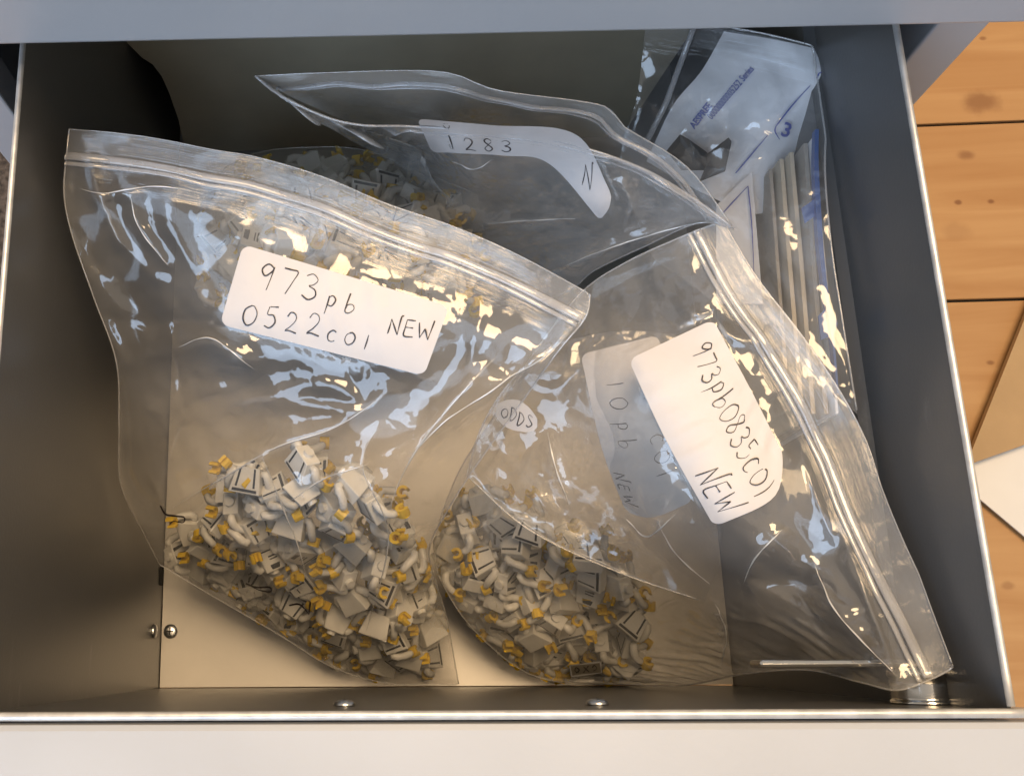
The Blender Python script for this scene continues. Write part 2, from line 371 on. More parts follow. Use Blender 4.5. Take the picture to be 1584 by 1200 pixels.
tube('front_rim', [(-HW - 0.02 + 0.01 * k, -0.0008, -0.0002) for k in range(42)], 0.0017, M['edge'], dr, seg=8, flat=0.8)
bm = add_box(bmesh.new(), -HW - 0.04, HW + 0.055, -0.052, -0.0032, -DEP - 0.02, -0.0018, 0.003)
bm_obj('front_panel', bm, M['paint_front'], dr)

def screw(px, py, plane, r, parent, h=0.4):
    if plane == 'front':
        p = P(px, py, -0.05); p[1] = 0.0004; ax = (0, 1, 0)
    else:
        p = P(px, py, -DEP + 0.0002); ax = (0, 0, 1)
    prof = [(r, 0), (r * 1.0, 0.0006)] + [(r * math.cos(t), 0.0006 + r * h * math.sin(t)) for t in (0.35, 0.7, 1.0, 1.25, 1.45)]
    s = lathe('screw', prof, tuple(p), ax, M['steel'], parent)
    ax = Vector(ax); c = Vector(p) + ax * (0.0006 + r * h * 0.99)
    for a in (0, 1):
        d = (Vector((1, 0, 0)) if a else ax.cross(Vector((1, 0, 0)))); e = ax.cross(d)
        V = [c + d * (sx * r * 0.5) + e * (sy * r * 0.09) + ax * (0.00005 * (a + 1)) for sx, sy in ((-1, -1), (1, -1), (1, 1), (-1, 1))]
        mesh_obj('slot', [tuple(v) for v in V], [(0, 1, 2, 3)], M['black'], s)
    return s
screw(533, 1092, 'front', 0.0047, dr); screw(924, 1086, 'front', 0.0047, dr)
screw(264, 976, 'floor', 0.0048, dr)
d_ = ray(238, 976); t_ = (-HW + 0.0003 - CAM[0]) / d_[0]; wp = CAM + d_ * t_
lathe('screw', [(.0046, 0), (.0046, .0006)] + [(.0046 * math.cos(t), .0006 + .0018 * math.sin(t)) for t in (0.35, 0.7, 1.0, 1.25, 1.45)], tuple(wp), (1, 0, 0), M['steel'], dr)  # added on the wall to stand for the floor screw's reflection
q = P(252, 892, -DEP)
box('corner_slot', -HW + 0.0002, -HW + 0.0008, q[1] - 0.006, q[1] + 0.006, -DEP + 0.002, -DEP + 0.010, M['black'], dr)
# lock in the front right corner
LZ = -0.052
lc = P(1432, 1090, LZ); lc[1] = 0.0004
lk = lathe('lock', [(0.0128, 0), (0.0128, 0.0012)] + [(0.0118 + (0.0007 if k % 2 else 0), 0.0015 + k * 0.0006) for k in range(12)] + [(0.0118, 0.0098), (0.0128, 0.0101), (0.0128, 0.0128), (0.0112, 0.0138), (0.004, 0.0142)],
           tuple(lc), (0, 1, 0), M['chrome'], dr, seg=36)
pl = P(1168, 1040, lc[2])
box('lock_arm', pl[0], lc[0] + 0.004, 0.0146, 0.0176, lc[2] - 0.007, lc[2] + 0.007, M['chrome'], lk, bev=0.0013)

# olive follower plate with a rounded, cut-away left edge
YP = P(420, 233, -DEP)[1]
edge = [(286, 240), (284, 222), (276, 185), (262, 145), (250, 118), (236, 100), (220, 90), (200, 70), (170, 45), (140, 10), (90, -60), (60, -130)]
L_ = [PY(px, py, YP) for px, py in edge]
R_ = [PY(1150, 228, YP), PY(1270, 43, YP), PY(1330, -50, YP)]
top_z = max(p[2] for p in L_)
pts = [(p[0], max(p[2], -DEP + 0.001)) for p in L_] + [(HW - 0.02, L_[-1][2]), (HW - 0.02, -0.10), (HW - 0.045, -DEP + 0.001)]
n = len(pts)
V = [(x, YP, z) for x, z in pts] + [(x, YP + 0.0015, z) for x, z in pts]
F = [list(range(n)), list(range(2 * n - 1, n - 1, -1))] + [(i, i + n, (i + 1) % n + n, (i + 1) % n) for i in range(n)]
tag(mesh_obj('follower_plate', V, F, M['olive']), 'olive grey metal follower plate with rounded corner standing at the back of drawer', 'metal plate')

# ------------------------------------------------------------------ film sheets
def resample(poly, n):
    p = np.asarray(poly, float)
    # Catmull-Rom through the points, then even spacing
    q = np.vstack([2 * p[0] - p[1], p, 2 * p[-1] - p[-2]]); out = []
    for i in range(1, len(q) - 2):
        t = np.linspace(0, 1, 16, endpoint=False)[:, None]
        a, b, c, d = q[i - 1], q[i], q[i + 1], q[i + 2]
        out.append(0.5 * ((2 * b) + (-a + c) * t + (2 * a - 5 * b + 4 * c - d) * t ** 2 + (-a + 3 * b - 3 * c + d) * t ** 3))
    out.append(p[-1:]); c = np.vstack(out)
    s = np.r_[0, np.cumsum(np.linalg.norm(np.diff(c[:, :2], axis=0), axis=1) + 1e-9)]
    u = np.linspace(0, s[-1], n)
    return np.stack([np.interp(u, s, c[:, k]) for k in range(c.shape[1])], 1)
def coons(top, right, bottom, left, nu, nv):
    """top, bottom run left->right; left, right run top->bottom; returns (nv,nu,k)"""
    t, b = resample(top, nu), resample(bottom, nu); l, r = resample(left, nv), resample(right, nv)
    u = np.linspace(0, 1, nu)[None, :, None]; v = np.linspace(0, 1, nv)[:, None, None]
    return ((1 - v) * t[None] + v * b[None] + (1 - u) * l[:, None] + u * r[:, None]
            - ((1 - u) * (1 - v) * t[0] + u * (1 - v) * t[-1] + (1 - u) * v * b[0] + u * v * b[-1]))
class TPS:
    def __init__(s, pts, vals, lam=1e-3):
        s.c = np.asarray(pts, float) / 400.0; n = len(s.c)
        K = s.k(np.linalg.norm(s.c[:, None] - s.c[None], axis=2)) + lam * np.eye(n)
        Q = np.c_[np.ones(n), s.c]; A = np.block([[K, Q], [Q.T, np.zeros((3, 3))]])
        s.w = np.linalg.solve(A, np.r_[np.asarray(vals, float), 0, 0, 0])
    def k(s, r): return np.where(r > 1e-9, r * r * np.log(np.maximum(r, 1e-9)), 0)
    def __call__(s, q):
        q = np.asarray(q, float) / 400.0; sh = q.shape[:-1]; q = q.reshape(-1, 2)
        r = s.k(np.linalg.norm(q[:, None] - s.c[None], axis=2))
        return (r @ s.w[:-3] + s.w[-3] + q @ s.w[-2:]).reshape(sh)
def smooth_noise(nv, nu, cells, r):
    a = r.standard_normal((max(2, int(cells * nv / nu)) + 3, cells + 3))
    yi = np.linspace(0, a.shape[0] - 2.001, nv); xi_ = np.linspace(0, a.shape[1] - 2.001, nu)
    y0 = yi.astype(int); x0 = xi_.astype(int); fy = yi - y0; fx = xi_ - x0
    fy = (fy * fy * (3 - 2 * fy))[:, None]; fx = (fx * fx * (3 - 2 * fx))[None]
    g = lambda i, j: a[np.ix_(y0 + i, x0 + j)]
    return (g(0, 0) * (1 - fy) + g(1, 0) * fy) * (1 - fx) + (g(0, 1) * (1 - fy) + g(1, 1) * fy) * fx
def normals(X):
    du = np.gradient(X, axis=1); dv = np.gradient(X, axis=0); n = np.cross(du, dv)
    n /= np.linalg.norm(n, axis=2, keepdims=True) + 1e-12
    return n * np.sign(n[..., 2:3] + 1e-9)
def seg_in_poly(pts, poly):
    x, y = pts[..., 0], pts[..., 1]; ins = np.zeros(x.shape, bool); n = len(poly)
    for i in range(n):
        x0, y0 = poly[i]; x1, y1 = poly[(i + 1) % n]
        c = ((y0 > y) != (y1 > y)) & (x < (x1 - x0) * (y - y0) / (y1 - y0 + 1e-12) + x0)
        ins ^= c
    return ins
def relax(X, pin, eu, ev, iters, amp, r, bend=0.25, lo=0.86):
    """the slack film buckles: edges want to be (1+excess) long, border and label hold it"""
    nv, nu = X.shape[:2]
    ru = np.linalg.norm(X[:, 1:] - X[:, :-1], axis=2) * (1 + 0.5 * (eu[:, 1:] + eu[:, :-1]))
    rv = np.linalg.norm(X[1:] - X[:-1], axis=2) * (1 + 0.5 * (ev[1:] + ev[:-1]))
    rd1 = np.sqrt(ru[:-1] ** 2 + rv[:, :-1] ** 2); 
    w = (~pin).astype(float)
    N = normals(X)
    h = sum(smooth_noise(nv, nu, c, r) * a for c, a in ((7, 1.0), (14, 0.6), (30, 0.25)))
    Y = X + N * (h * amp * w)[..., None]
    def proj(A, B, wa, wb, rest, k, only_short=False):
        d = B - A; l = np.linalg.norm(d, axis=2) + 1e-12; e = (l - rest) / l
        if only_short: e = np.minimum(e, 0)
        s = wa + wb; c = d * (k * e / np.maximum(s, 1e-9) * (s > 0))[..., None]
        A += c * wa[..., None]; B -= c * wb[..., None]
    for it in range(iters):
        for p in (0, 1):
            n_ = (nu - 1 - p + 1) // 2
            proj(Y[:, p:p + 2 * n_:2], Y[:, p + 1:p + 1 + 2 * n_:2], w[:, p:p + 2 * n_:2], w[:, p + 1:p + 1 + 2 * n_:2], ru[:, p::2], 1.0)
            n_ = (nv - 1 - p + 1) // 2
            proj(Y[p:p + 2 * n_:2], Y[p + 1:p + 1 + 2 * n_:2], w[p:p + 2 * n_:2], w[p + 1:p + 1 + 2 * n_:2], rv[p::2], 1.0)
        if it % 2 == 0:
            # bending: points two apart may not come too close
            for p in range(4):
                a = np.arange(p, nu - 2, 4)
                A, B = Y[:, a].copy(), Y[:, a + 2].copy()
                proj(A, B, w[:, a], w[:, a + 2], (ru[:, a] + ru[:, a + 1]) * lo, bend * 2, True); Y[:, a] = A; Y[:, a + 2] = B
                a = np.arange(p, nv - 2, 4)
                A, B = Y[a].copy(), Y[a + 2].copy()
                proj(A, B, w[a], w[a + 2], (rv[a] + rv[a + 1]) * lo, bend * 2, True); Y[a] = A; Y[a + 2] = B
            # shear
            A, B = Y[:-1, :-1].copy(), Y[1:, 1:].copy()
            d = B - A; l = np.linalg.norm(d, axis=2) + 1e-12; c = d * (0.12 * (l - rd1) / l)[..., None]
            Y[:-1, :-1] += c * w[:-1, :-1, None]; Y[1:, 1:] -= c * w[1:, 1:, None]
        if it < iters - 4:
            lap = np.zeros_like(Y)
            lap[1:-1, 1:-1] = 0.25 * (Y[2:, 1:-1] + Y[:-2, 1:-1] + Y[1:-1, 2:] + Y[1:-1, :-2]) - Y[1:-1, 1:-1]
            Y += lap * (w * 0.06)[..., None]
    return Y
def keep_inside(X):
    X[..., 0] = np.clip(X[..., 0], -HW + 0.0015, HW - 0.006)
    X[..., 1] = np.clip(X[..., 1], 0.002, None)
    X[..., 2] = np.maximum(X[..., 2], -DEP + 0.0008)
    return X
def grid_faces(nv, nu):
    i = np.arange((nv - 1) * nu).reshape(nv - 1, nu)[:, :-1].ravel()
    return np.stack([i, i + 1, i + nu + 1, i + nu], 1)
def creases(px, lst, mask=False):
    """raised sharp folds: list of (points, height, width in px)"""
    dz = np.zeros(px.shape[:-1]); mk = np.zeros(px.shape[:-1])
    for pts, hgt, wd in lst:
        pts = resample(np.array([(x, y, 0) for x, y in pts], float), 6 if len(pts) <= 3 else 22)[:, :2]
        best = np.full(dz.shape, 1e9); along = np.zeros(dz.shape)
        for i in range(len(pts) - 1):
            a, b = pts[i], pts[i + 1]; ab = b - a; t = np.clip(((px - a) @ ab) / (ab @ ab), 0, 1)
            d = np.linalg.norm(px - (a + t[..., None] * ab), axis=-1)
            m = d < best; best = np.where(m, d, best); along = np.where(m, (i + t) / (len(pts) - 1), along)
        env = np.clip(4 * along * (1 - along), 0, 1) ** 0.6
        dz += hgt * env * np.exp(-(np.sqrt(best ** 2 + 30) - 5.5) / wd)
        mk = np.maximum(mk, env * np.exp(-(best / 3.2) ** 2))
    return (dz, mk) if mask else dz

def random_folds(n, poly, focus, seed, hmin=.0012, hmax=.0040):
    """many soft pulled folds, running towards the points the film hangs from"""
    r = np.random.default_rng(seed); poly = np.array(poly, float); lo, hi = poly.min(0), poly.max(0); out = []
    while len(out) < n:
        c = r.uniform(lo, hi)
        if not seg_in_poly(c[None], [tuple(t) for t in poly])[0]: continue
        f = np.array(focus[r.integers(len(focus))], float); d = f - c; d /= np.linalg.norm(d) + 1e-9
        a = r.normal(0, .28); d = np.array([d[0] * math.cos(a) - d[1] * math.sin(a), d[0] * math.sin(a) + d[1] * math.cos(a)])
        ln = r.uniform(35, 105); k = r.normal(0, 7); nrm = np.array([-d[1], d[0]])
        out.append(([tuple(c - d * ln), tuple(c + nrm * k), tuple(c + d * ln)], r.uniform(hmin, hmax) * (1 if r.random() < .75 else -1), r.uniform(7, 15)))
    return out
class Sheet: pass
def film_sheet(name, parent, sides, inner, m, nu=150, nv=170, seed=1, ex=0.012, patch=0.03, amp=0.0012, fold=(), flat=(), pins=('top', 'left', 'right', 'bottom'), iters=140, dz=None, ridge=(), thick=None):
    r = np.random.default_rng(seed)
    G = coons(*sides, nu, nv)                      # px,py,z with border z
    bpts = np.vstack([G[0, ::14], G[-1, ::14], G[::14, 0], G[::14, -1]])
    allp = np.vstack([bpts, np.array(inner, float).reshape(-1, 3)])
    _, k = np.unique(np.round(allp[:, :2] / 4), axis=0, return_index=True); allp = allp[np.sort(k)]
    tps = TPS(allp[:, :2], allp[:, 2])
    zb = G[..., 2].copy()
    G[1:-1, 1:-1, 2] = tps(G[..., :2])[1:-1, 1:-1]
    if len(ridge):
        keep = np.ones(G.shape[:2])
        for quad in flat:
            c = np.mean(quad, axis=0); big = [tuple(c + (np.array(q_) - c) * 1.08) for q_ in quad]; keep[seg_in_poly(G[..., :2], big)] = 0
        G[..., 2] += creases(G[..., :2], ridge) * keep
    if dz is not None: G[..., 2] += dz(np.linspace(0, 1, nu)[None], np.linspace(0, 1, nv)[:, None])
    X = keep_inside(PA(G))
    pin = np.zeros((nv, nu), bool)
    if 'top' in pins: pin[0] = True
    if 'bottom' in pins: pin[-1] = True
    if 'left' in pins: pin[:, 0] = True
    if 'right' in pins: pin[:, -1] = True
    calm = np.zeros((nv, nu))
    for quad in flat:
        c = np.mean(quad, axis=0); big = [tuple(c + (np.array(q_) - c) * 1.10) for q_ in quad]
        pin |= seg_in_poly(G[..., :2], big)
    pt = np.clip(smooth_noise(nv, nu, 6, r) * 0.8 + 0.25, 0, 1.6)
    pu = np.clip(smooth_noise(nv, nu, 4, r) * 0.5 + 0.6, 0, 1.4); 
    eu = ex + patch * pt * pu; ev = ex + patch * pt * (1.4 - pu)
    v = np.linspace(0, 1, nv)[:, None]
    lipband = np.clip((v - 0.07) / 0.06, 0.12, 1)   # zip stiffens the film next to it
    lipband = lipband * np.clip((X[..., 1] - .004) / .03, .15, 1) * np.clip((np.abs(normals(X)[..., 2]) - .25) / .4, .1, 1)
    eu = eu * lipband; ev = ev * lipband
    Y = relax(X, pin, eu, ev, iters, amp, r)
    for _ in range(3):
        lap = np.zeros_like(Y); lap[1:-1, 1:-1] = 0.25 * (Y[2:, 1:-1] + Y[:-2, 1:-1] + Y[1:-1, 2:] + Y[1:-1, :-2]) - Y[1:-1, 1:-1]
        Y += lap * (0.35 * ~pin)[..., None]
    Y = keep_inside(Y)
    uv = np.stack(np.broadcast_arrays(np.linspace(0, 1, nu)[None], v), -1).reshape(-1, 2)
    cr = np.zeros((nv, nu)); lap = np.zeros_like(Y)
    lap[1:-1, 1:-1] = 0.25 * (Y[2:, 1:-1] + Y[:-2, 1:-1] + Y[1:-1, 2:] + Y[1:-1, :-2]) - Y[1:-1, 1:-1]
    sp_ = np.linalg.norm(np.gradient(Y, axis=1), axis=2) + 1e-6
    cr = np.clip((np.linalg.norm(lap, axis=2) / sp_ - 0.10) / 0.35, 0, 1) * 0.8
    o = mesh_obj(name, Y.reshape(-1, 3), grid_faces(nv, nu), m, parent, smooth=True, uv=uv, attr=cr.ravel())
    for pts, hgt, wd in ridge:                      # pale line on each hard fold: whitening plus a highlight put into its colour
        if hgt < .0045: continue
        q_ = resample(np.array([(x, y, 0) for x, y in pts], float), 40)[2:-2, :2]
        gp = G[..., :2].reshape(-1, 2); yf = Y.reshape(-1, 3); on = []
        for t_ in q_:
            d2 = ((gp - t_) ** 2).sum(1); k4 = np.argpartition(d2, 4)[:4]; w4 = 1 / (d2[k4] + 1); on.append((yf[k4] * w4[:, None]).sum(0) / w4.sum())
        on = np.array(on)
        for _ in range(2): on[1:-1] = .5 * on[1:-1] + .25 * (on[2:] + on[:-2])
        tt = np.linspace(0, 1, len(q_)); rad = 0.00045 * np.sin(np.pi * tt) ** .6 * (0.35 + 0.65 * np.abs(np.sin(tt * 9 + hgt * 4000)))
        tube('fold_highlight_line', on + np.array([0, 0, .0004]), rad, M['fold'], parent, seg=5)
    s = Sheet(); s.obj = o; s.G = G; s.Y = Y; s.tps = tps; s.parent = parent; s.nu = nu; s.nv = nv
    return s
def seam_tube(s, which, r=0.0005, name='sealed_edge', m=None, row=0, start=0, end=None, lift=0.0):
    Y = s.Y
    p = {'top': Y[0], 'bottom': Y[-1], 'left': Y[:, 0], 'right': Y[:, -1], 'row': Y[row]}[which][start:end:3]
    p = p + np.array([0, 0, lift])
    return tube(name, p, r, m or M['seam'], s.parent, seg=5)
def zip_strip(s, row, wid=0.0013, lift=0.0006, gap=0.0036):
    for k, (dr_, wd) in enumerate(((0, wid), (gap, wid * 0.55))):
        Y = s.Y; p = Y[row][::2].copy(); t = Y[min(row + 6, s.nv - 1)][::2] - p; t /= np.linalg.norm(t, axis=1, keepdims=True)
        tube('zip_strip', p + t * dr_ + np.array([0, 0, lift]), wd, M['zip'], s.parent, seg=8, flat=0.4)

# handwriting ------------------------------------------------------
GLY = {
 '0': [[(.5, 1), (.12, .75), (.08, .3), (.4, 0), (.8, .2), (.92, .65), (.65, .98), (.42, .96)]],
 '1': [[(.5, 1), (.52, .5), (.5, 0)]],
 '2': [[(.1, .75), (.3, .98), (.65, .92), (.75, .65), (.45, .3), (.1, .05), (.4, .08), (.95, 0)]],
 '3': [[(.1, .88), (.45, 1), (.78, .82), (.6, .6), (.35, .52), (.75, .42), (.85, .18), (.5, 0), (.08, .12)]],
 '5': [[(.85, 1), (.3, .95)], [(.25, .95), (.2, .6), (.6, .6), (.8, .3), (.5, .02), (.1, .08)]],
 '7': [[(.05, .98), (.5, .98), (.9, .95), (.7, .5), (.45, 0)]],
 '8': [[(.75, .85), (.45, 1), (.2, .8), (.45, .55), (.8, .25), (.5, 0), (.2, .2), (.5, .52), (.78, .82), (.7, .9)]],
 '9': [[(.75, .9), (.4, 1), (.1, .75), (.35, .52), (.7, .75), (.78, .95), (.72, .5), (.62, 0)]],
 'p': [[(.25, .7), (.22, .2), (.15, -.3)], [(.22, .6), (.5, .75), (.8, .55), (.6, .2), (.25, .2)]],
 'b': [[(.3, 1.1), (.2, .5), (.18, .05), (.5, 0), (.85, .25), (.7, .5), (.3, .45), (.2, .25)]],
 'c': [[(.8, .68), (.45, .75), (.1, .45), (.25, .08), (.6, .02), (.85, .12)]],
 'O': [[(.5, .9), (.15, .7), (.1, .3), (.45, .02), (.85, .25), (.9, .65), (.6, .9), (.35, .85)]],
 'N': [[(.05, 0), (.12, .5), (.15, .9)], [(.15, .9), (.45, .45), (.75, 0)], [(.75, 0), (.78, .6), (.85, 1.15), (1.0, 1.2)]],
 'E': [[(.2, .9), (.15, .45), (.15, 0), (.85, 0)], [(.2, .9), (.85, .92)], [(.18, .48), (.75, .5)]],
 'W': [[(0, .9), (.2, .05)], [(.2, .05), (.48, .6)], [(.48, .6), (.78, 0)], [(.78, 0), (.9, .6), (1.0, 1.15)]],
 'D': [[(.2, .95), (.2, 0), (.6, .1), (.9, .5), (.6, .85), (.15, .95)]],
 'S': [[(.85, .9), (.45, 1), (.2, .78), (.5, .52), (.8, .28), (.5, 0), (.1, .1)]],
 'a': [[(.7, .65), (.35, .75), (.1, .4), (.3, .05), (.65, .25), (.72, .65), (.75, .2), (.95, .02)]],
 ',': [[(.45, .35), (.5, 0), (.42, -.5)]],
 'L': [[(.1, .8), (.7, .9)]],
 '.': [[(.4, .02), (.55, .06)]],
}
def stroke_mesh(strokes, width):
    """list of polylines in label units (mm) -> ribbon verts, faces"""
    V, F = [], []
    for st in strokes:
        p = resample(np.array([(x, y, 0) for x, y in st], float), max(5, 4 * len(st)))[:, :2]
        t = np.gradient(p, axis=0); t /= np.linalg.norm(t, axis=1, keepdims=True) + 1e-9
        nrm = np.stack([-t[:, 1], t[:, 0]], 1); b = len(V)
        k = np.linspace(0, 1, len(p)); wv = width * (0.8 + 0.3 * np.sin(k * 5 + len(V)))
        for a, q_, ww in zip(p, nrm, wv):
            V.append(a + q_ * ww / 2); V.append(a - q_ * ww / 2)
        for i in range(len(p) - 1): F.append((b + 2 * i, b + 2 * i + 1, b + 2 * i + 3, b + 2 * i + 2))
    return np.array(V), F
class Label:
    """a paper sticker on a sheet: side curves in picture positions, height from the sheet"""
    def __init__(s, sheet, top, right, bottom, left, mm, round_=4.0, lift=0.0007, wave=0.0003, seed=0, cut=None, zf=None, name='label', material=None, dirs=(1, 0.2)):
        s.W, s.H = mm; s.top, s.bot = resample([(x, y, 0) for x, y in top], 60)[:, :2], resample([(x, y, 0) for x, y in bottom], 60)[:, :2]
        s.l, s.r = resample([(x, y, 0) for x, y in left], 60)[:, :2], resample([(x, y, 0) for x, y in right], 60)[:, :2]
        s.zf = zf or sheet.tps; s.wave = wave; s.lift = lift; s.ph = seed; s.dirs = dirs
        W, H, R = s.W, s.H, round_
        loop = []
        for cx, cy, a0 in ((W - R, H - R, 0), (R, H - R, 90), (R, R, 180), (W - R, R, 270)):
            for k in range(7):
                a = math.radians(a0 + 15 * k); loop.append((cx + R * math.cos(a), cy + R * math.sin(a)))
        L = []
        for i in range(len(loop)):
            a, b = np.array(loop[i]), np.array(loop[(i + 1) % len(loop)]); n_ = max(1, int(np.linalg.norm(b - a) / 2.5))
            for k in range(n_): L.append(a + (b - a) * k / n_)
        L = np.array(L); c = np.array([W / 2, H / 2]); rings = 12; V = []; F = []; n_ = len(L)
        for k in range(1, rings + 1): V.append(c + (L - c) * k / rings)
        V = np.vstack(V + [c[None]])
        for k in range(rings - 1):
            for i in range(n_): F.append((k * n_ + i, k * n_ + (i + 1) % n_, (k + 1) * n_ + (i + 1) % n_, (k + 1) * n_ + i))
        ce = len(V) - 1
        for i in range(n_): F.append((ce, (i + 1) % n_, i))
        s.obj = mesh_obj(name, s.map(V, 0), F, material or M['paper'], sheet.parent, smooth=True)
        s.outline = s.px(L)
    def px(s, st):
        u = np.clip(st[:, 0] / s.W, 0, 1)[:, None]; v = np.clip(1 - st[:, 1] / s.H, 0, 1)[:, None]
        g = lambda c, t: np.stack([np.interp(t[:, 0], np.linspace(0, 1, 60), c[:, k]) for k in (0, 1)], 1)
        return ((1 - v) * g(s.top, u) + v * g(s.bot, u) + (1 - u) * g(s.l, v) + u * g(s.r, v)
                - ((1 - u) * (1 - v) * s.top[0] + u * (1 - v) * s.top[-1] + (1 - u) * v * s.bot[0] + u * v * s.bot[-1]))
    def map(s, st, extra):
        p = s.px(st); z = s.zf(p)
        a = st[:, 0] * s.dirs[0] + st[:, 1] * s.dirs[1]; b = st[:, 1] * s.dirs[0] - st[:, 0] * s.dirs[1]
        wv = (np.sin(a * 0.55 + s.ph + 0.9 * np.sin(b * 0.11)) * 0.5 + np.abs(np.sin(a * 0.17 + s.ph * 2 + b * 0.03)) ** 6 * 1.3 + 0.3 * np.sin(a * 1.1 + b * .2 + s.ph)) * s.wave
        return PA(np.c_[p, z + s.lift + extra + wv])
    def write(s, lines, width=0.55, m=None, name='writing'):
        for text, x, y, h, adv, rot in lines:
            st = []
            c, sn = math.cos(math.radians(rot)), math.sin(math.radians(rot)); k = 0.0
            for ch in text:
                if ch == ' ': k += adv * 0.8; continue
                wd = h * (0.62 if ch not in 'NWO0' else 0.72)
                jy = random.uniform(-.05, .05) * h; js = random.uniform(.93, 1.07)
                for stroke in GLY[ch]:
                    st.append([(x + c * (k + a * wd * js) - sn * (b * h * js + jy), y + sn * (k + a * wd * js) + c * (b * h * js + jy)) for a, b in stroke])
                k += adv
            V, F = stroke_mesh(st, width)
            mesh_obj(name, s.map(V, 0.00025), F, m or M['ink'], s.obj)

# ------------------------------------------------------------------ bags
def lower(side, dz_):            # the same border a little lower, for the rear film
    return [(x, y, z - dz_) for x, y, z in side]
def bulge(T0, T1, v0=0.5, p=0.7):
    def f(u, v):
        t = T0 + (T1 - T0) * np.clip((v - v0) / (1 - v0) * 1.6, 0, 1)
        return -t * (np.clip(4 * u * (1 - u), 0, 1) ** p) * (np.clip(5 * v, 0, 1) * np.clip(6 * (1 - v), 0, 1)) ** 0.8
    return f

# --- front left bag
A_top = [(107, 200, -.035), (180, 206, -.034), (250, 216, -.036), (330, 232, -.037), (400, 244, -.04), (500, 274, -.042), (600, 316, -.042), (700, 350, -.042), (800, 394, -.04), (913, 455, -.032)]
A_left = [(107, 200, -.035), (103, 240, -.038), (99, 300, -.045), (112, 365, -.055), (145, 460, -.075), (180, 560, -.10), (184, 660, -.13), (187, 750, -.165), (225, 830, -.20), (246, 872, -.222)]
A_bot = [(246, 872, -.222), (330, 922, -.235), (430, 980, -.25), (512, 1030, -.265), (600, 1056, -.28), (710, 1060, -.292)]
A_right = [(913, 455, -.032), (905, 492, -.035), (862, 545, -.05), (800, 632, -.078), (740, 715, -.105), (692, 790, -.135), (664, 850, -.17), (676, 905, -.215), (692, 960, -.25), (710, 1060, -.292)]
A_lab = [(376, 378), (695, 474), (656, 581), (340, 502)]
A_in = [(378, 380, -.047), (694, 476, -.043), (656, 580, -.055), (341, 502, -.06), (518, 478, -.047), (440, 440, -.048), (600, 510, -.047), (250, 330, -.045), (230, 470, -.075), (280, 600, -.10),
        (430, 640, -.085), (560, 640, -.075), (700, 590, -.06), (760, 540, -.05), (400, 720, -.105), (330, 780, -.145), (450, 800, -.13), (560, 800, -.115), (620, 760, -.105), (520, 880, -.165),
        (420, 890, -.172), (340, 860, -.178), (600, 900, -.168), (640, 960, -.205), (560, 980, -.212), (620, 1025, -.245)]
A_fold = [([(245, 800), (290, 770), (360, 730), (430, 690), (520, 660), (610, 600)], .010, 16), ([(600, 790), (640, 700), (720, 600), (780, 540)], .009, 14),
          ([(620, 720), (700, 640), (830, 560), (895, 500)], .007, 12), ([(400, 690), (440, 790), (485, 920)], .005, 9), ([(440, 780), (500, 740), (580, 715)], .005, 8),
          ([(115, 290), (160, 300), (240, 290), (310, 300)], .005, 10), ([(150, 300), (190, 380), (250, 440)], .004, 12), ([(200, 290), (215, 350), (265, 420)], .0045, 9),
          ([(260, 300), (270, 360), (300, 420)], .004, 9), ([(270, 540), (330, 525), (400, 575)], .005, 10), ([(330, 640), (420, 610), (510, 590)], .004, 9),
          ([(540, 660), (530, 760), (560, 850)], .004, 9), ([(590, 650), (560, 720), (600, 830), (560, 1000)], .006, 12), ([(505, 930), (512, 1030)], .003, 7)]
bagA = tag(empty('zip_bag', tuple(P(500, 900, -DEP))), 'clear zip bag labelled 973 pb 0522 c01 NEW lying front left', 'bag', 'clear zip bags in the drawer')
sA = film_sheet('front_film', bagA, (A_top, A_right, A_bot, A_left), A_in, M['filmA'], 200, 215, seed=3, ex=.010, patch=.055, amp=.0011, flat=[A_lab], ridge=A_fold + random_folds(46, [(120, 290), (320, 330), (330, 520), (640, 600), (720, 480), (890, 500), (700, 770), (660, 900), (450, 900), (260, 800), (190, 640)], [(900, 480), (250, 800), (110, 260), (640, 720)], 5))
sA2 = film_sheet('back_film', bagA, (lower(A_top, .0012), lower(A_right, .001), lower(A_bot, .0003), lower(A_left, .001)), A_in, M['filmU'], 90, 100, seed=4, ex=.006, patch=.03, amp=.002, dz=bulge(.016, .075), iters=90)
zip_strip(sA, 13, .0021)
for e in ('left', 'right', 'bottom', 'top'): seam_tube(sA, e, .00045 if e != 'top' else .0003)
lA = Label(sA, [(376, 378), (695, 474)], [(695, 474), (656, 581)], [(340, 502), (656, 581)], [(376, 378), (340, 502)], (92, 37), seed=1.0, wave=.00028, dirs=(1, .25))
lA.write([('973', 10.5, 20.3, 12.3, 9.6, 2), ('pb', 41, 19.8, 8.6, 8.3, 4), ('0522', 8.6, 2.8, 9.8, 9.4, 5), ('cO1', 46, 4.8, 7.4, 7.6, 1), ('NEW', 70.5, 16, 8.6, 6.4, 7)], width=.62)
# marker scribbles on the film
def scribble(sheet, strokes, width, m=None, name='marker_writing', rz=0.0016):
    for st in strokes:
        V, F = stroke_mesh([st], width)
        z = sheet.tps(V) + creases(V, A_fold) if sheet is sA else sheet.tps(V)
        mesh_obj(name, PA(np.c_[V, z + rz]), F, m or M['marker'], sheet.parent)
scribble(sA, [[(248, 782), (256, 795), (272, 798), (285, 800), (283, 808), (268, 806), (262, 812)], [(380, 902), (396, 908), (417, 908), (418, 915), (400, 912), (388, 906)], [(447, 936), (462, 934), (472, 942), (478, 950)], [(480, 930), (478, 948)]], 2.6)

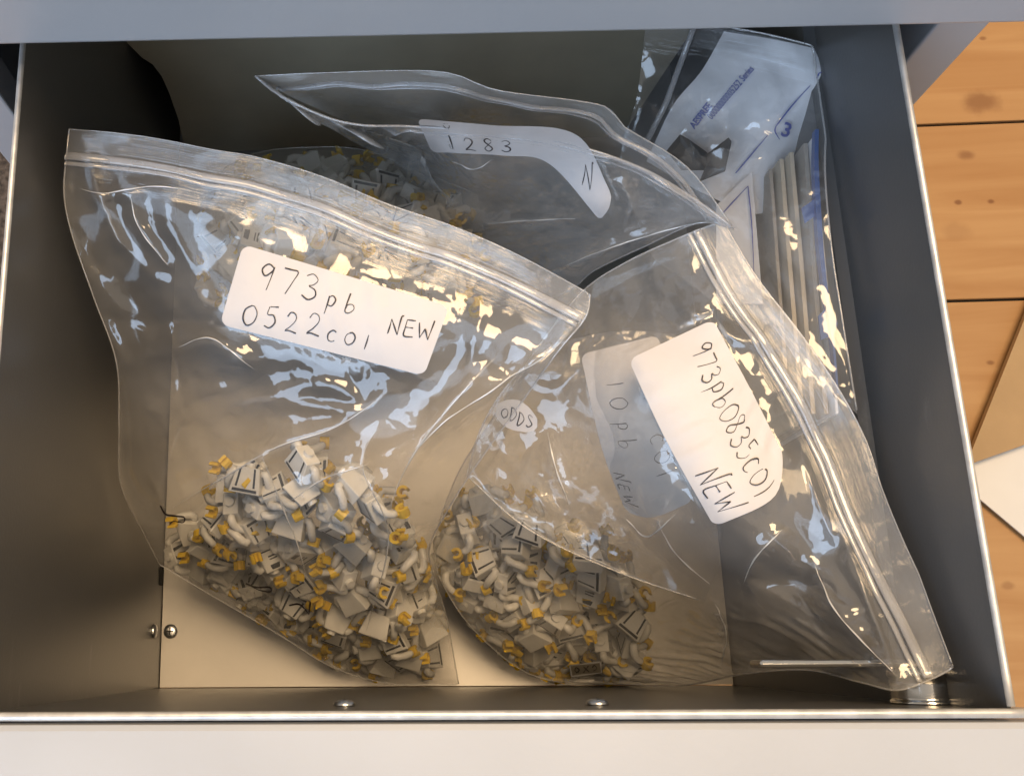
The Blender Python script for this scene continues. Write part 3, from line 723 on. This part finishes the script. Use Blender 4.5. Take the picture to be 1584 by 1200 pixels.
# --- right bag
B_lip = [(1118, 342, -.052), (1170, 428, -.052), (1240, 518, -.052), (1300, 606, -.053), (1340, 682, -.054), (1366, 760, -.05), (1400, 842, -.042), (1444, 936, -.032), (1482, 1028, -.022)]
B_near = [(1482, 1028, -.022), (1440, 1050, -.026), (1388, 1067, -.032), (1335, 1056, -.05), (1250, 1036, -.085), (1150, 1042, -.14), (1070, 1058, -.20), (1000, 1063, -.245), (930, 1062, -.28)]
B_far = [(1118, 342, -.052), (1060, 364, -.06), (970, 405, -.08), (900, 452, -.10), (830, 540, -.13), (760, 650, -.16)]
B_bot = [(760, 650, -.16), (705, 740, -.18), (672, 850, -.205), (700, 930, -.232), (760, 1000, -.255), (830, 1046, -.272), (930, 1062, -.28)]
B_lab = [(1103, 494), (1213, 705), (1105, 815), (972, 556)]
B_in = [(1103, 496, -.056), (1212, 700, -.052), (1105, 812, -.06), (975, 556, -.065), (1090, 650, -.052), (1040, 600, -.056), (1150, 700, -.051), (1000, 480, -.075), (900, 600, -.095), (880, 720, -.115),
        (950, 800, -.11), (830, 900, -.195), (900, 860, -.165), (960, 960, -.215), (780, 800, -.165), (1150, 900, -.085), (1250, 900, -.065), (1060, 900, -.125), (1060, 1000, -.185), (1200, 1000, -.095), (1180, 560, -.053), (1240, 700, -.052),
        (870, 1000, -.228), (750, 880, -.195), (930, 1030, -.25), (820, 980, -.225)]
B_fold = [([(845, 660), (860, 720), (885, 790)], .006, 9), ([(1015, 800), (1040, 850), (1100, 915)], .006, 9), ([(960, 800), (1000, 830), (1050, 790)], .005, 10), ([(1145, 910), (1170, 860), (1215, 815)], .005, 9),
          ([(1255, 860), (1290, 940), (1390, 1050)], .006, 11), ([(1290, 780), (1330, 900), (1385, 1040)], .004, 9), ([(740, 715), (817, 815), (950, 880), (1090, 930)], .006, 9),
          ([(1100, 930), (1120, 990), (1110, 1040)], .005, 10), ([(690, 770), (760, 780), (900, 860), (1000, 890)], .004, 12)]
bagB = tag(empty('zip_bag', tuple(P(900, 950, -DEP))), 'clear zip bag labelled 973pb0835c01 NEW lying on the right', 'bag', 'clear zip bags in the drawer')
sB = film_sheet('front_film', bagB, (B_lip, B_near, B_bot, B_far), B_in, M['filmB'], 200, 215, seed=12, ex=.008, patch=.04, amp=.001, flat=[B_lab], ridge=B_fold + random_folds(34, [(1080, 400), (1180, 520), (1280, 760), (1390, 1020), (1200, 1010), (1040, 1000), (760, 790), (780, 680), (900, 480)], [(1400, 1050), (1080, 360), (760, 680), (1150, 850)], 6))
sB2 = film_sheet('back_film', bagB, (lower(B_lip, .0012), lower(B_near, .001), lower(B_bot, .0003), lower(B_far, .001)), B_in, M['filmU'], 90, 100, seed=14, ex=.006, patch=.03, amp=.002, dz=bulge(.018, .07), iters=90)
zip_strip(sB, 19, .0021)
for e in ('left', 'right', 'bottom', 'top'): seam_tube(sB, e, .00045 if e != 'top' else .0003)
lB = Label(sB, [(1103, 494), (1160, 600), (1213, 705)], [(1213, 705), (1196, 770), (1105, 815)], [(972, 556), (1030, 680), (1105, 815)], [(1103, 494), (972, 556)], (92, 40), seed=2.3, wave=.00042, dirs=(1, -.12))
lB.write([('973pb0835cO1', 8.5, 25, 9.6, 6.8, -5), ('NEW', 65, 3.5, 10, 7.6, 0)], width=.6)

# small framed tag showing at the bottom of the pile
lT = Label(sB, [(880, 1028), (930, 1022)], [(930, 1022), (932, 1041)], [(883, 1047), (932, 1041)], [(880, 1028), (883, 1047)], (22, 9), round_=1, lift=.0022, wave=.0001, name='framed_tag', material=M['tagplastic'])
V, F = stroke_mesh([[(.6, .6), (21.4, .6)], [(21.4, .6), (21.4, 8.4)], [(21.4, 8.4), (.6, 8.4)], [(.6, 8.4), (.6, .6)]], 1.1)
mesh_obj('frame', lT.map(V, .0003), F, M['white'], lT.obj)
V, F = stroke_mesh([[(4, 2.5), (6.5, 4.5), (4.5, 6.5), (3.5, 4), (6, 2.5)], [(9, 2.2), (13, 6.6)], [(13, 2.2), (9.5, 6.6)], [(16, 2.5), (18.5, 4), (17, 6.5), (15.5, 5)]], .8)
mesh_obj('writing', lT.map(V, .0003), F, M['ink'], lT.obj)

# --- middle bag, under the two front ones
C_top = [(722, 735, -.135), (817, 818, -.14), (950, 882, -.14), (1090, 930, -.13)]
C_left = [(722, 735, -.135), (745, 660, -.12), (790, 590, -.105), (860, 530, -.10)]
C_right = [(1090, 930, -.13), (1115, 850, -.105), (1105, 700, -.088), (1080, 520, -.088)]
C_bot = [(860, 530, -.10), (960, 512, -.092), (1080, 520, -.088)]
C_in = [(900, 650, -.105), (1000, 650, -.085), (1000, 800, -.118), (860, 700, -.12), (950, 760, -.125)]
C_lab = [(1018, 518), (1072, 775), (965, 792), (898, 548)]
C_in2 = C_in + [(800, 645, -.112)]
bagC = tag(empty('zip_bag', tuple(P(900, 700, -.2))), 'clear zip bag with grey looking c01 label beneath the right bag', 'bag', 'clear zip bags in the drawer')
sC = film_sheet('front_film', bagC, (C_top, C_right, C_bot, C_left), C_in2, M['filmC'], 90, 90, seed=22, ex=.006, patch=.035, amp=.0012, flat=[C_lab], iters=100)
seam_tube(sC, 'left'); seam_tube(sC, 'top', .0004)
sC2 = film_sheet('back_film', bagC, (lower(C_top, .001), lower(C_right, .001), lower(C_bot, .001), lower(C_left, .001)), C_in, M['filmU'], 60, 60, seed=23, ex=.006, patch=.03, amp=.002, dz=bulge(.02, .03), iters=70)
lC = Label(sC, [(1018, 518), (1050, 640), (1072, 775)], [(1072, 775), (1010, 800), (968, 792)], [(898, 548), (930, 690), (968, 792)], [(1018, 518), (898, 548)], (84, 40), seed=4.1, wave=.0003, dirs=(1, 0))
lC.write([('1a', 14, 27, 9, 9, -8), ('cO1', 46, 24, 8.5, 8.4, -2), ('10', 15, 10, 8, 9, -5), ('pb', 36, 9, 8.0, 8.5, 0), ('NEW', 62, 2, 6.5, 6, 0)], width=.55)
lO = Label(sC, [(768, 622), (800, 618), (828, 638)], [(828, 638), (832, 655), (826, 670)], [(766, 648), (790, 664), (826, 670)], [(768, 622), (766, 648)], (20, 12), round_=4, seed=.4, wave=.0002, lift=.006, name='small_label')
lO.write([('OD', 2.5, 3.5, 5.2, 4.2, 0), ('DS', 10.4, 2.6, 5.4, 4.2, 0)], width=.5)

# --- rear bag with its mouth open
D_back = [(395, 118, -.022), (500, 113, -.016), (680, 111, -.012), (770, 140, -.012), (930, 163, -.015), (965, 196, -.02), (1062, 258, -.03), (1136, 354, -.044)]
D_frontlip = [(395, 118, -.022), (430, 146, -.022), (500, 180, -.022), (560, 194, -.022), (640, 196, -.023), (800, 208, -.024), (900, 228, -.026), (1000, 264, -.032), (1080, 312, -.04), (1136, 354, -.044)]
D_right = [(1136, 354, -.044), (1080, 345, -.06), (1000, 380, -.085), (920, 418, -.11), (880, 450, -.14), (800, 480, -.19)]
D_left = [(395, 118, -.022), (470, 168, -.045), (570, 203, -.08), (650, 232, -.11), (640, 250, -.14), (560, 262, -.18), (430, 300, -.22)]
D_leftb = [(395, 118, -.022), (450, 150, -.05), (540, 190, -.09), (600, 215, -.13), (560, 240, -.18), (480, 260, -.22), (430, 300, -.24)]
D_bot = [(430, 300, -.24), (500, 400, -.24), (650, 460, -.23), (800, 480, -.19)]
D_botf = [(430, 300, -.22), (500, 400, -.22), (650, 460, -.21), (800, 480, -.19)]
D_lab = [(645, 184), (780, 196), (900, 212), (946, 300), (928, 341), (880, 285), (840, 248), (780, 241), (668, 236)]
D_in = [(700, 225, -.040), (800, 235, -.040), (900, 270, -.045), (925, 320, -.056), (800, 300, -.085), (700, 330, -.12), (850, 380, -.105), (960, 330, -.06), (1040, 330, -.052), (600, 300, -.15), (600, 380, -.18), (700, 420, -.17)]
D_inb = [(700, 180, -.05), (900, 230, -.06), (800, 300, -.16), (650, 320, -.21), (800, 400, -.2), (1000, 320, -.08)]
D_fold = [([(745, 345), (830, 342), (900, 335)], .006, 6), ([(855, 418), (900, 400), (980, 372), (1090, 340)], .008, 8), ([(690, 250), (730, 265), (765, 245)], .005, 7), ([(690, 245), (700, 300), (680, 350)], .004, 8), ([(930, 225), (965, 290), (975, 320), (960, 370)], .004, 6)]
bagD = tag(empty('zip_bag', tuple(P(650, 330, -.25))), 'clear zip bag with open mouth and 1283 label at the back', 'bag', 'clear zip bags in the drawer')
sDb = film_sheet('back_film', bagD, (D_back, D_right, D_bot, D_leftb), D_inb, M['filmB'], 110, 90, seed=31, ex=.005, patch=.025, amp=.001, iters=90)
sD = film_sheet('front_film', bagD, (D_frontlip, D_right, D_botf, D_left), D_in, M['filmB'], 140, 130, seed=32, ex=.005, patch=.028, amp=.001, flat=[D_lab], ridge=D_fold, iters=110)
seam_tube(sD, 'left'); seam_tube(sD, 'right'); seam_tube(sD, 'top', .0006, m=M['zip']); seam_tube(sDb, 'top', .0003)
zip_strip(sDb, 8, .0012)
zip_strip(sD, 5, .0008)
lD = Label(sD, [(645, 184), (760, 194), (890, 208), (946, 300)], [(946, 300), (942, 322), (928, 341)], [(668, 236), (780, 241), (850, 254), (928, 341)], [(645, 184), (668, 236)], (95, 22), round_=3, seed=.7, wave=.0003, dirs=(1, 0))
lD.write([('1283', 8, 2.5, 9.0, 8.5, 0), ('N', 77, 5, 10.5, 8, 25)], width=.6)
lD.write([('O', 10, 17, 4, 6, 0)], width=.5)

# --- bag of torsos half hidden under the front left bag's seal
F_top = [(345, 262, -.17), (400, 236, -.175), (480, 228, -.175), (560, 232, -.17), (640, 262, -.155), (738, 300, -.145)]
F_right = [(738, 300, -.145), (750, 360, -.135), (765, 430, -.14), (740, 500, -.16)]
F_bot = [(300, 470, -.17), (400, 500, -.165), (560, 520, -.155), (740, 500, -.16)]
F_left = [(345, 262, -.17), (310, 320, -.165), (290, 400, -.165), (300, 470, -.17)]
F_in = [(450, 300, -.105), (560, 320, -.09), (660, 350, -.088), (420, 390, -.09), (540, 420, -.082), (680, 430, -.092), (360, 350, -.11)]
bagF = tag(empty('clear_bag', tuple(P(540, 400, -.25))), 'clear bag of toy torsos half hidden under the seal of the 0522 bag', 'bag', 'clear zip bags in the drawer')
sF = film_sheet('front_film', bagF, (F_top, F_right, F_bot, F_left), F_in, M['filmU'], 90, 70, seed=61, ex=.008, patch=.03, amp=.0012, iters=80)
seam_tube(sF, 'top', .0003)

# ------------------------------------------------------------------ toy figure torsos inside the bags
def torso_meshes():
    ms = {}
    bm = bmesh.new()
    prof = [(-7.8, 0), (7.8, 0), (5.6, 12.6), (-5.6, 12.6)]
    a = [bm.verts.new((x, -3.9, z)) for x, z in prof]; b = [bm.verts.new((x, 3.9, z)) for x, z in prof]
    bm.faces.new(a); bm.faces.new(b[::-1])
    for i in range(4): bm.faces.new((a[i], b[i], b[(i + 1) % 4], a[(i + 1) % 4]))
    bmesh.ops.bevel(bm, geom=list(bm.edges), offset=0.35, segments=1, affect='EDGES')
    r = bmesh.ops.create_cone(bm, cap_ends=True, segments=10, radius1=2.4, radius2=2.4, depth=2.2, matrix=Matrix.Translation((0, 0, 13.6)))
    ms['body'] = (bm, 'abs', False)
    def tubebm(pts, rad, seg=8):
        bm = bmesh.new(); rings = []
        for i, p in enumerate(pts):
            p = Vector(p); t = (Vector(pts[min(i + 1, len(pts) - 1)]) - Vector(pts[max(0, i - 1)])).normalized(); q = t.to_track_quat('Z', 'Y')
            rings.append([bm.verts.new(p + q @ Vector((rad[i] * math.cos(6.283 * k / seg), rad[i] * math.sin(6.283 * k / seg), 0))) for k in range(seg)])
        for i in range(len(rings) - 1):
            for k in range(seg): bm.faces.new((rings[i][k], rings[i][(k + 1) % seg], rings[i + 1][(k + 1) % seg], rings[i + 1][k]))
        bm.faces.new(rings[0][::-1]); bm.faces.new(rings[-1]); return bm
    for s, nm in ((-1, 'arm_l'), (1, 'arm_r')):
        ms[nm] = (tubebm([(s * 5.6, 0, 10.2), (s * 7.8, 0, 10.6), (s * 9.4, -.3, 8.6), (s * 10.4, -1.5, 5.2), (s * 10.9, -4.2, 3.0), (s * 11, -5.6, 2.4)], [1.7, 2.1, 2.2, 2.05, 1.9, 1.8]), 'abs', True)
        bm = bmesh.new(); c = Vector((s * 11.1, -9.2, 1.2)); seg = 9; rows = []
        for k in range(seg + 1):
            t = math.radians(-50 + 280 * k / seg + 90); d = Vector((math.sin(t) * 1, math.cos(t) * -1, 0)); 
            rows.append([bm.verts.new(c + d * rr + Vector((0, 0, zz))) for rr, zz in ((1.6, -2), (3.1, -2), (3.1, 2.6), (1.6, 2.6))])
        for k in range(seg):
            for j in range(4): bm.faces.new((rows[k][j], rows[k + 1][j], rows[k + 1][(j + 1) % 4], rows[k][(j + 1) % 4]))
        bm.faces.new(rows[0]); bm.faces.new(rows[-1][::-1])
        bmesh.ops.create_cone(bm, cap_ends=True, segments=8, radius1=1.5, radius2=1.5, depth=2.4, matrix=Matrix.Translation((s * 11.05, -6.0, 2.0)) @ Matrix.Rotation(math.pi / 2, 4, 'X'))
        ms['hand' + nm[3:]] = (bm, 'yellow', False)
    def quads(rects, y):
        bm = bmesh.new()
        for x0, x1, z0, z1 in rects: bm.faces.new([bm.verts.new((x, y, z)) for x, z in ((x0, z0), (x1, z0), (x1, z1), (x0, z1))])
        return bm
    def polys(ps, y):
        bm = bmesh.new()
        for p in ps: bm.faces.new([bm.verts.new((x, y, z)) for x, z in p])
        return bm
    ms['print_a'] = (polys([[(-6.6, 1), (6.4, 1), (6.3, 2.3), (-6.4, 2.3)], [(-.5, 3.2), (.5, 3.2), (.5, 12.2), (-.5, 12.2)], [(-4.4, 8.2), (-1.6, 8.4), (-1.6, 9.2), (-4.4, 9.0)]], -4.02), 'print', False)
    ms['print_b'] = (polys([[(-6.2, .8), (6.2, .8), (6, 2.2), (-6, 2.2)], [(-5.0, 3), (-3.9, 3), (-3.0, 12), (-4.0, 12)], [(3.9, 3), (5.0, 3), (4.0, 12), (3.0, 12)]], 4.02), 'print', False)
    ms['print_c'] = (polys([[(-6.4, 1), (6.4, 1), (6.3, 1.8), (-6.3, 1.8)], [(-2.6, 4.2), (2.6, 4.2), (2.4, 5.0), (-2.4, 5.0)], [(-2.4, 5.8), (2.2, 5.8), (2.2, 6.4), (-2.4, 6.4)], [(-2.8, 9), (2.8, 9), (2.2, 11.6), (-2.2, 11.6)]], -4.04), 'print', False)
    ms['print_d'] = (polys([[(-5.6, 3.2), (-4.4, 3.2), (-1.2, 12.2), (-3.2, 12.2)], [(5.6, 3.2), (4.4, 3.2), (1.2, 12.2), (3.2, 12.2)], [(-.7, 3), (.7, 3), (.5, 8.6), (-.5, 8.6)]], -4.03), 'print', False)
    out = {}
    for k, (bm, mm, sm) in ms.items():
        bmesh.ops.scale(bm, vec=(.00112,) * 3, verts=bm.verts); bmesh.ops.recalc_face_normals(bm, faces=bm.faces)
        bmesh.ops.translate(bm, vec=(0, 0, -.0072), verts=bm.verts)
        me = bpy.data.meshes.new(k); bm.to_mesh(me); bm.free(); me.materials.append(M[mm])
        if sm: me.polygons.foreach_set('use_smooth', [True] * len(me.polygons))
        out[k] = me
    return out
TM = torso_meshes()
PART = {'body': 'torso_body', 'arm_l': 'arm', 'arm_r': 'arm', 'hand_l': 'hand', 'hand_r': 'hand', 'print_a': 'print', 'print_b': 'print', 'print_c': 'print', 'print_d': 'print'}
def torso(loc, rot, label, group):
    o = empty('toy_torso', loc); o.rotation_euler = rot
    tag(o, label, 'toy torso', group)
    use = {random.choice(['print_a', 'print_c', 'print_d', '']), random.choice(['print_b', ''])}
    for k, me in TM.items():
        if k.startswith('print') and k not in use: continue
        c = bpy.data.objects.new(PART[k], me); COL.objects.link(c); c.parent = o
from mathutils.kdtree import KDTree
def to_px(w_):
    q_ = (np.asarray(w_) - CAM) @ RN
    return np.stack([792 + SHX + FPX * q_[..., 0] / -q_[..., 2], 600 - FPX * q_[..., 1] / -q_[..., 2]], -1), -q_[..., 2]
TV = np.array([tuple(v.co) for k in ('body', 'arm_l', 'arm_r', 'hand_l', 'hand_r') for v in TM[k].vertices][::3])
def heap(poly, sheet, layers, spacing, cnt, label, group, seed):
    """torsos lie under the film: each is pushed down, or inwards, until the film covers it"""
    r = np.random.default_rng(seed); poly = np.array(poly, float); lo, hi = poly.min(0), poly.max(0); made = 0
    fp_, fd = to_px(sheet.Y[::2, ::2].reshape(-1, 3)); kd = KDTree(len(fp_))
    for i, q_ in enumerate(fp_): kd.insert((q_[0], q_[1], 0), i)
    kd.balance(); cen = poly.mean(0); cw = P(cen[0], cen[1], float(sheet.tps(cen[None])[0]) - .04)
    for li, dep in enumerate(layers):
        pts = []
        for _ in range(1500):
            if made >= cnt: break
            q_ = r.uniform(lo, hi)
            if not seg_in_poly(q_[None], [tuple(t) for t in poly])[0]: continue
            z = float(sheet.tps(q_[None])[0]) - dep
            w_ = P(q_[0], q_[1], max(z, -DEP + .008))
            if any(np.linalg.norm(w_ - p) < spacing for p in pts): continue
            e = (r.uniform(-.9, .9) + (math.pi / 2 if r.random() < .7 else 0) * (1 if r.random() < .6 else -1), r.uniform(-.8, .8), r.uniform(0, 6.28))
            from mathutils import Euler
            B = TV @ np.array(Euler(e).to_matrix()).T
            ok = False
            for step in range(30):
                vv = B + w_; pxs, dd = to_px(vv); worst = 0.0; out = 0
                for (x, y), d_ in zip(pxs, dd):
                    _, i, dist = kd.find((x, y, 0))
                    if dist > 6: out += 1
                    else: worst = max(worst, fd[i] + .0012 - d_)
                low = (vv[:, 2].min() + DEP - .001)
                if out == 0 and worst <= 0 and low >= 0: ok = True; break
                if worst > 0:
                    ry = w_ - CAM; w_ = w_ + ry / np.linalg.norm(ry) * min(worst, .006)
                if out or low < 0:
                    w_ = w_ + (cw - w_) * .07
                    if low < 0: w_[2] -= low * .6
            if not ok or any(np.linalg.norm(w_ - p) < spacing * .6 for p in pts): continue
            pts.append(w_); made += 1
            torso(tuple(w_), e, label, group)
    print('heap', group, made)
heap([(300, 785), (390, 735), (470, 700), (560, 740), (640, 830), (680, 930), (688, 1035), (600, 1040), (520, 1015), (400, 950), (275, 860)], sA, (.018, .036), .0158, 95,
     'white toy torso with yellow hands in the front left bag', 'toy torsos in the front left bag', 41)
heap([(700, 790), (760, 765), (860, 835), (940, 870), (985, 930), (975, 1020), (900, 1045), (810, 1030), (745, 975), (695, 900), (676, 840)], sB, (.017, .034), .0158, 85,
     'white toy torso with yellow hands in the right bag', 'toy torsos in the right bag', 42)
heap([(360, 270), (480, 240), (560, 244), (640, 275), (725, 312), (745, 420), (725, 490), (560, 505), (400, 485), (310, 440), (315, 340)], sF, (.014, .032), .0165, 105,
     'white toy torso with yellow hands at the back under the left bag seal', 'toy torsos at the back of the drawer', 43)

# ------------------------------------------------------------------ right rear: clear sleeve with leaflets
def paper(name, parent, sides, inner, m, nu=40, nv=50, wob=.0008, seed=5):
    r = np.random.default_rng(seed); G = coons(*sides, nu, nv)
    b = np.vstack([G[0, ::6], G[-1, ::6], G[::6, 0], G[::6, -1], np.array(inner, float).reshape(-1, 3)])
    _, k = np.unique(np.round(b[:, :2] / 4), axis=0, return_index=True); b = b[np.sort(k)]
    t = TPS(b[:, :2], b[:, 2]); G[..., 2] = t(G[..., :2]) + smooth_noise(nv, nu, 5, r) * wob + smooth_noise(nv, nu, 11, r) * wob * .35
    o = mesh_obj(name, PA(G).reshape(-1, 3), grid_faces(nv, nu), m, parent, smooth=True)
    s = Sheet(); s.obj = o; s.G = G; s.tps = t; s.parent = parent
    return s
def print_text(sheet, text, x, y, size, ang, m, sx=1.0, lift=.0016, parent=None, name='printed_text', bold=0.0):
    cu = bpy.data.curves.new('t', 'FONT'); cu.body = text; cu.size = size; cu.offset = bold; cu.resolution_u = 2
    ob = bpy.data.objects.new('t', cu); COL.objects.link(ob)
    dg = bpy.context.evaluated_depsgraph_get(); me = bpy.data.meshes.new_from_object(ob.evaluated_get(dg))
    v = np.array([tuple(q_.co)[:2] for q_ in me.vertices]); f = [tuple(p.vertices) for p in me.polygons]
    bpy.data.objects.remove(ob); bpy.data.meshes.remove(me)
    c, s_ = math.cos(math.radians(ang)), math.sin(math.radians(ang)); v[:, 0] *= sx
    q_ = np.c_[x + v[:, 0] * c - v[:, 1] * s_, y - (v[:, 0] * s_ + v[:, 1] * c)]
    return mesh_obj(name, PA(np.c_[q_, sheet.tps(q_) + lift]), f, m, parent or sheet.obj)
def px_line(sheet, pts, wpx, m, lift=.0016, name='printed_line'):
    V, F = stroke_mesh([pts], wpx)
    return mesh_obj(name, PA(np.c_[V, sheet.tps(V) + lift]), F, m, sheet.obj)
ls = tag(empty('leaflet', tuple(P(1150, 160, -.12))), 'white leaflet with blue print and figure 3 in the rear right corner', 'leaflet')
pL = paper('sheet', ls, ([(1120, 49, -.082), (1200, 62, -.074), (1272, 78, -.072)], [(1272, 78, -.072), (1281, 120, -.072), (1277, 150, -.078), (1262, 200, -.095), (1240, 260, -.115)],
                         [(1000, 250, -.115), (1090, 300, -.115), (1180, 330, -.115), (1240, 260, -.115)], [(1120, 49, -.082), (1085, 110, -.09), (1040, 165, -.10), (1000, 250, -.115)]),
           [(1180, 120, -.078), (1140, 180, -.09), (1200, 200, -.088), (1100, 220, -.105)], M['leaf'], wob=.0009)
print_text(pL, '00000000005252 Series', 1101, 186, 16, 50, M['blue'], sx=.66, bold=.2)
print_text(pL, 'AESPREE', 1074, 200, 15, 52, M['blue'], sx=.80, bold=.5)
print_text(pL, '3', 1206, 209, 32, -19, M['blue'], bold=.7)
px_line(pL, [(1138, 268), (1160, 242), (1188, 209)], 2.2, M['blue']); px_line(pL, [(1200, 196), (1225, 164), (1253, 133)], 2.2, M['blue']); px_line(pL, [(1263, 122), (1267, 114), (1271, 112)], 2.2, M['blue'])
px_line(pL, [(1200, 196), (1199, 204), (1206, 216)], 2.0, M['blue'])
# upright cards next to it
def upright(name, pts_top, depth, th, m, label, lean=0.0):
    """card standing on its edge: top edge given by picture positions with heights"""
    tp = [P(*q_) for q_ in pts_top]; V, F = [], []
    for p in tp:
        for dz_, dx in ((0, 0), (0, th), (-depth, th + lean), (-depth, lean)): V.append((min(p[0] + dx, HW - .005), p[1], max(p[2] + dz_, -DEP + .001)))
    n_ = len(tp)
    for i in range(n_ - 1):
        for k in range(4): F.append((4 * i + k, 4 * i + (k + 1) % 4, 4 * i + 4 + (k + 1) % 4, 4 * i + 4 + k))
    F.append((0, 1, 2, 3)); F.append(tuple(4 * (n_ - 1) + k for k in (3, 2, 1, 0)))
    return tag(mesh_obj(name, V, F, m), label, 'card', 'cards standing on edge in the rear right corner')
upright('card', [(1190, 262, -.10), (1200, 400, -.10), (1215, 600, -.10)], .11, .0016, M['greycard'], 'grey card standing nearest the framed white card', .003)
upright('card', [(1206, 246, -.094), (1218, 400, -.094), (1236, 620, -.094)], .12, .002, M['card'], 'cream card standing second in the row of cards', .003)
upright('card', [(1221, 236, -.088), (1236, 400, -.088), (1255, 640, -.088)], .12, .002, M['card'], 'cream card standing third in the row of cards', .002)
upright('card', [(1243, 222, -.082), (1255, 400, -.082), (1275, 640, -.082)], .12, .002, M['greycard'], 'brownish card standing fourth in the row of cards', .002)
upright('card', [(1256, 214, -.078), (1266, 330, -.078), (1280, 480, -.078), (1293, 640, -.078)], .10, .0012, M['leaf'], 'white card standing rightmost beside the blue strip', .001)
fc = tag(empty('framed_card', tuple(P(1140, 380, -.15))), 'white card with thin blue frame beside the cream cards', 'card')
pF = paper('sheet', fc, ([(1108, 318, -.108), (1163, 266, -.104)], [(1163, 266, -.104), (1170, 350, -.108), (1180, 470, -.112)], [(1108, 470, -.125), (1180, 470, -.112)], [(1108, 318, -.108), (1108, 470, -.125)]), [(1145, 370, -.112)], M['leaf'], 16, 20, .0002)
px_line(pF, [(1118, 330), (1138, 308), (1157, 288)], 2.0, M['blue']); px_line(pF, [(1157, 288), (1163, 350), (1167, 440)], 2.0, M['blue'])
# blue strip
bs = tag(empty('blue_strip', tuple(P(1285, 450, -.12))), 'blue printed strip edge beside the right drawer wall', 'card')
V, F = stroke_mesh([[(1264, 200), (1263, 250), (1266, 320), (1272, 400), (1281, 470), (1288, 520), (1293, 570), (1296, 610)]], 7)
V = np.array(V); z = np.full(len(V), -.071)
pp = PA(np.c_[V, z]); pb = pp.copy(); pb[:, 2] -= .004; nV = len(pp)
mesh_obj('strip', np.vstack([pp, pb]), F + [tuple(i + nV for i in f) for f in F] + [(2 * i, 2 * i + 2, 2 * i + 2 + nV, 2 * i + nV) for i in range(nV // 2 - 1)] + [(2 * i + 1, 2 * i + 3, 2 * i + 3 + nV, 2 * i + 1 + nV) for i in range(nV // 2 - 1)], M['bluecard'], bs)
for poly in ([(1266, 488), (1284, 470), (1296, 500), (1290, 518), (1270, 526)], [(1240, 322), (1264, 305), (1266, 330), (1246, 345)]):
    n_ = len(poly); t_ = PA(np.array([(x, y, -.0735) for x, y in poly])); b_ = t_.copy(); b_[:, 2] -= .001
    mesh_obj('print_patch', np.vstack([t_, b_]), [tuple(range(n_)), tuple(range(2 * n_ - 1, n_ - 1, -1))] + [(i, (i + 1) % n_, (i + 1) % n_ + n_, i + n_) for i in range(n_)], M['bluecard'], bs)
# dark folded plastic piece lying on the leaflet
fp = tag(empty('folded_piece', tuple(P(1085, 240, -.12))), 'dark smoky plastic piece folded like an arrow lying on the leaflet', 'plastic piece')
for poly in ([(1032, 232, -.090), (1052, 208, -.086), (1066, 216, -.088), (1078, 244, -.093), (1096, 258, -.094), (1092, 262, -.098), (1055, 262, -.1)],
             [(1066, 216, -.088), (1094, 236, -.082), (1092, 257, -.093), (1076, 244, -.0925)],
             [(1094, 238, -.085), (1127, 213, -.075), (1132, 219, -.076), (1122, 264, -.09), (1082, 280, -.1), (1092, 258, -.094)]):
    n_ = len(poly); t_ = PA(np.array(poly, float)); b_ = t_.copy(); b_[:, 2] -= .0012
    mesh_obj('panel', np.vstack([t_, b_]), [tuple(range(n_)), tuple(range(2 * n_ - 1, n_ - 1, -1))] + [(i, (i + 1) % n_, (i + 1) % n_ + n_, i + n_) for i in range(n_)], M['dplastic'], fp)
# clear sleeve round the leaflet
sv = tag(empty('clear_sleeve', tuple(P(1150, 300, -.2))), 'clear plastic sleeve round the leaflet and cards at the rear right', 'bag')
E_top = [(1000, 30, -.075), (1080, 36, -.072), (1180, 52, -.066), (1278, 76, -.063)]
E_right = [(1278, 76, -.063), (1285, 130, -.063), (1276, 250, -.063), (1286, 380, -.063), (1304, 500, -.064), (1326, 640, -.068)]
E_left = [(1000, 30, -.075), (985, 150, -.095), (960, 260, -.115), (1010, 400, -.12)]
E_bot = [(1010, 400, -.12), (1150, 500, -.09), (1240, 580, -.072), (1326, 640, -.068)]
sE = film_sheet('front_film', sv, (E_top, E_right, E_bot, E_left), [(1150, 150, -.07), (1200, 300, -.072), (1100, 300, -.09), (1230, 200, -.068)], M['filmA'], 90, 110, seed=51, ex=.004, patch=.02, amp=.0008, iters=80)
seam_tube(sE, 'right', .0005); seam_tube(sE, 'top', .0005)
tube('zip_strip', [P(x, y, z) for x, y, z in ((1074, 40, -.070), (1052, 100, -.078), (1030, 160, -.087), (1000, 220, -.097))], .0015, M['zip'], sv, seg=8)
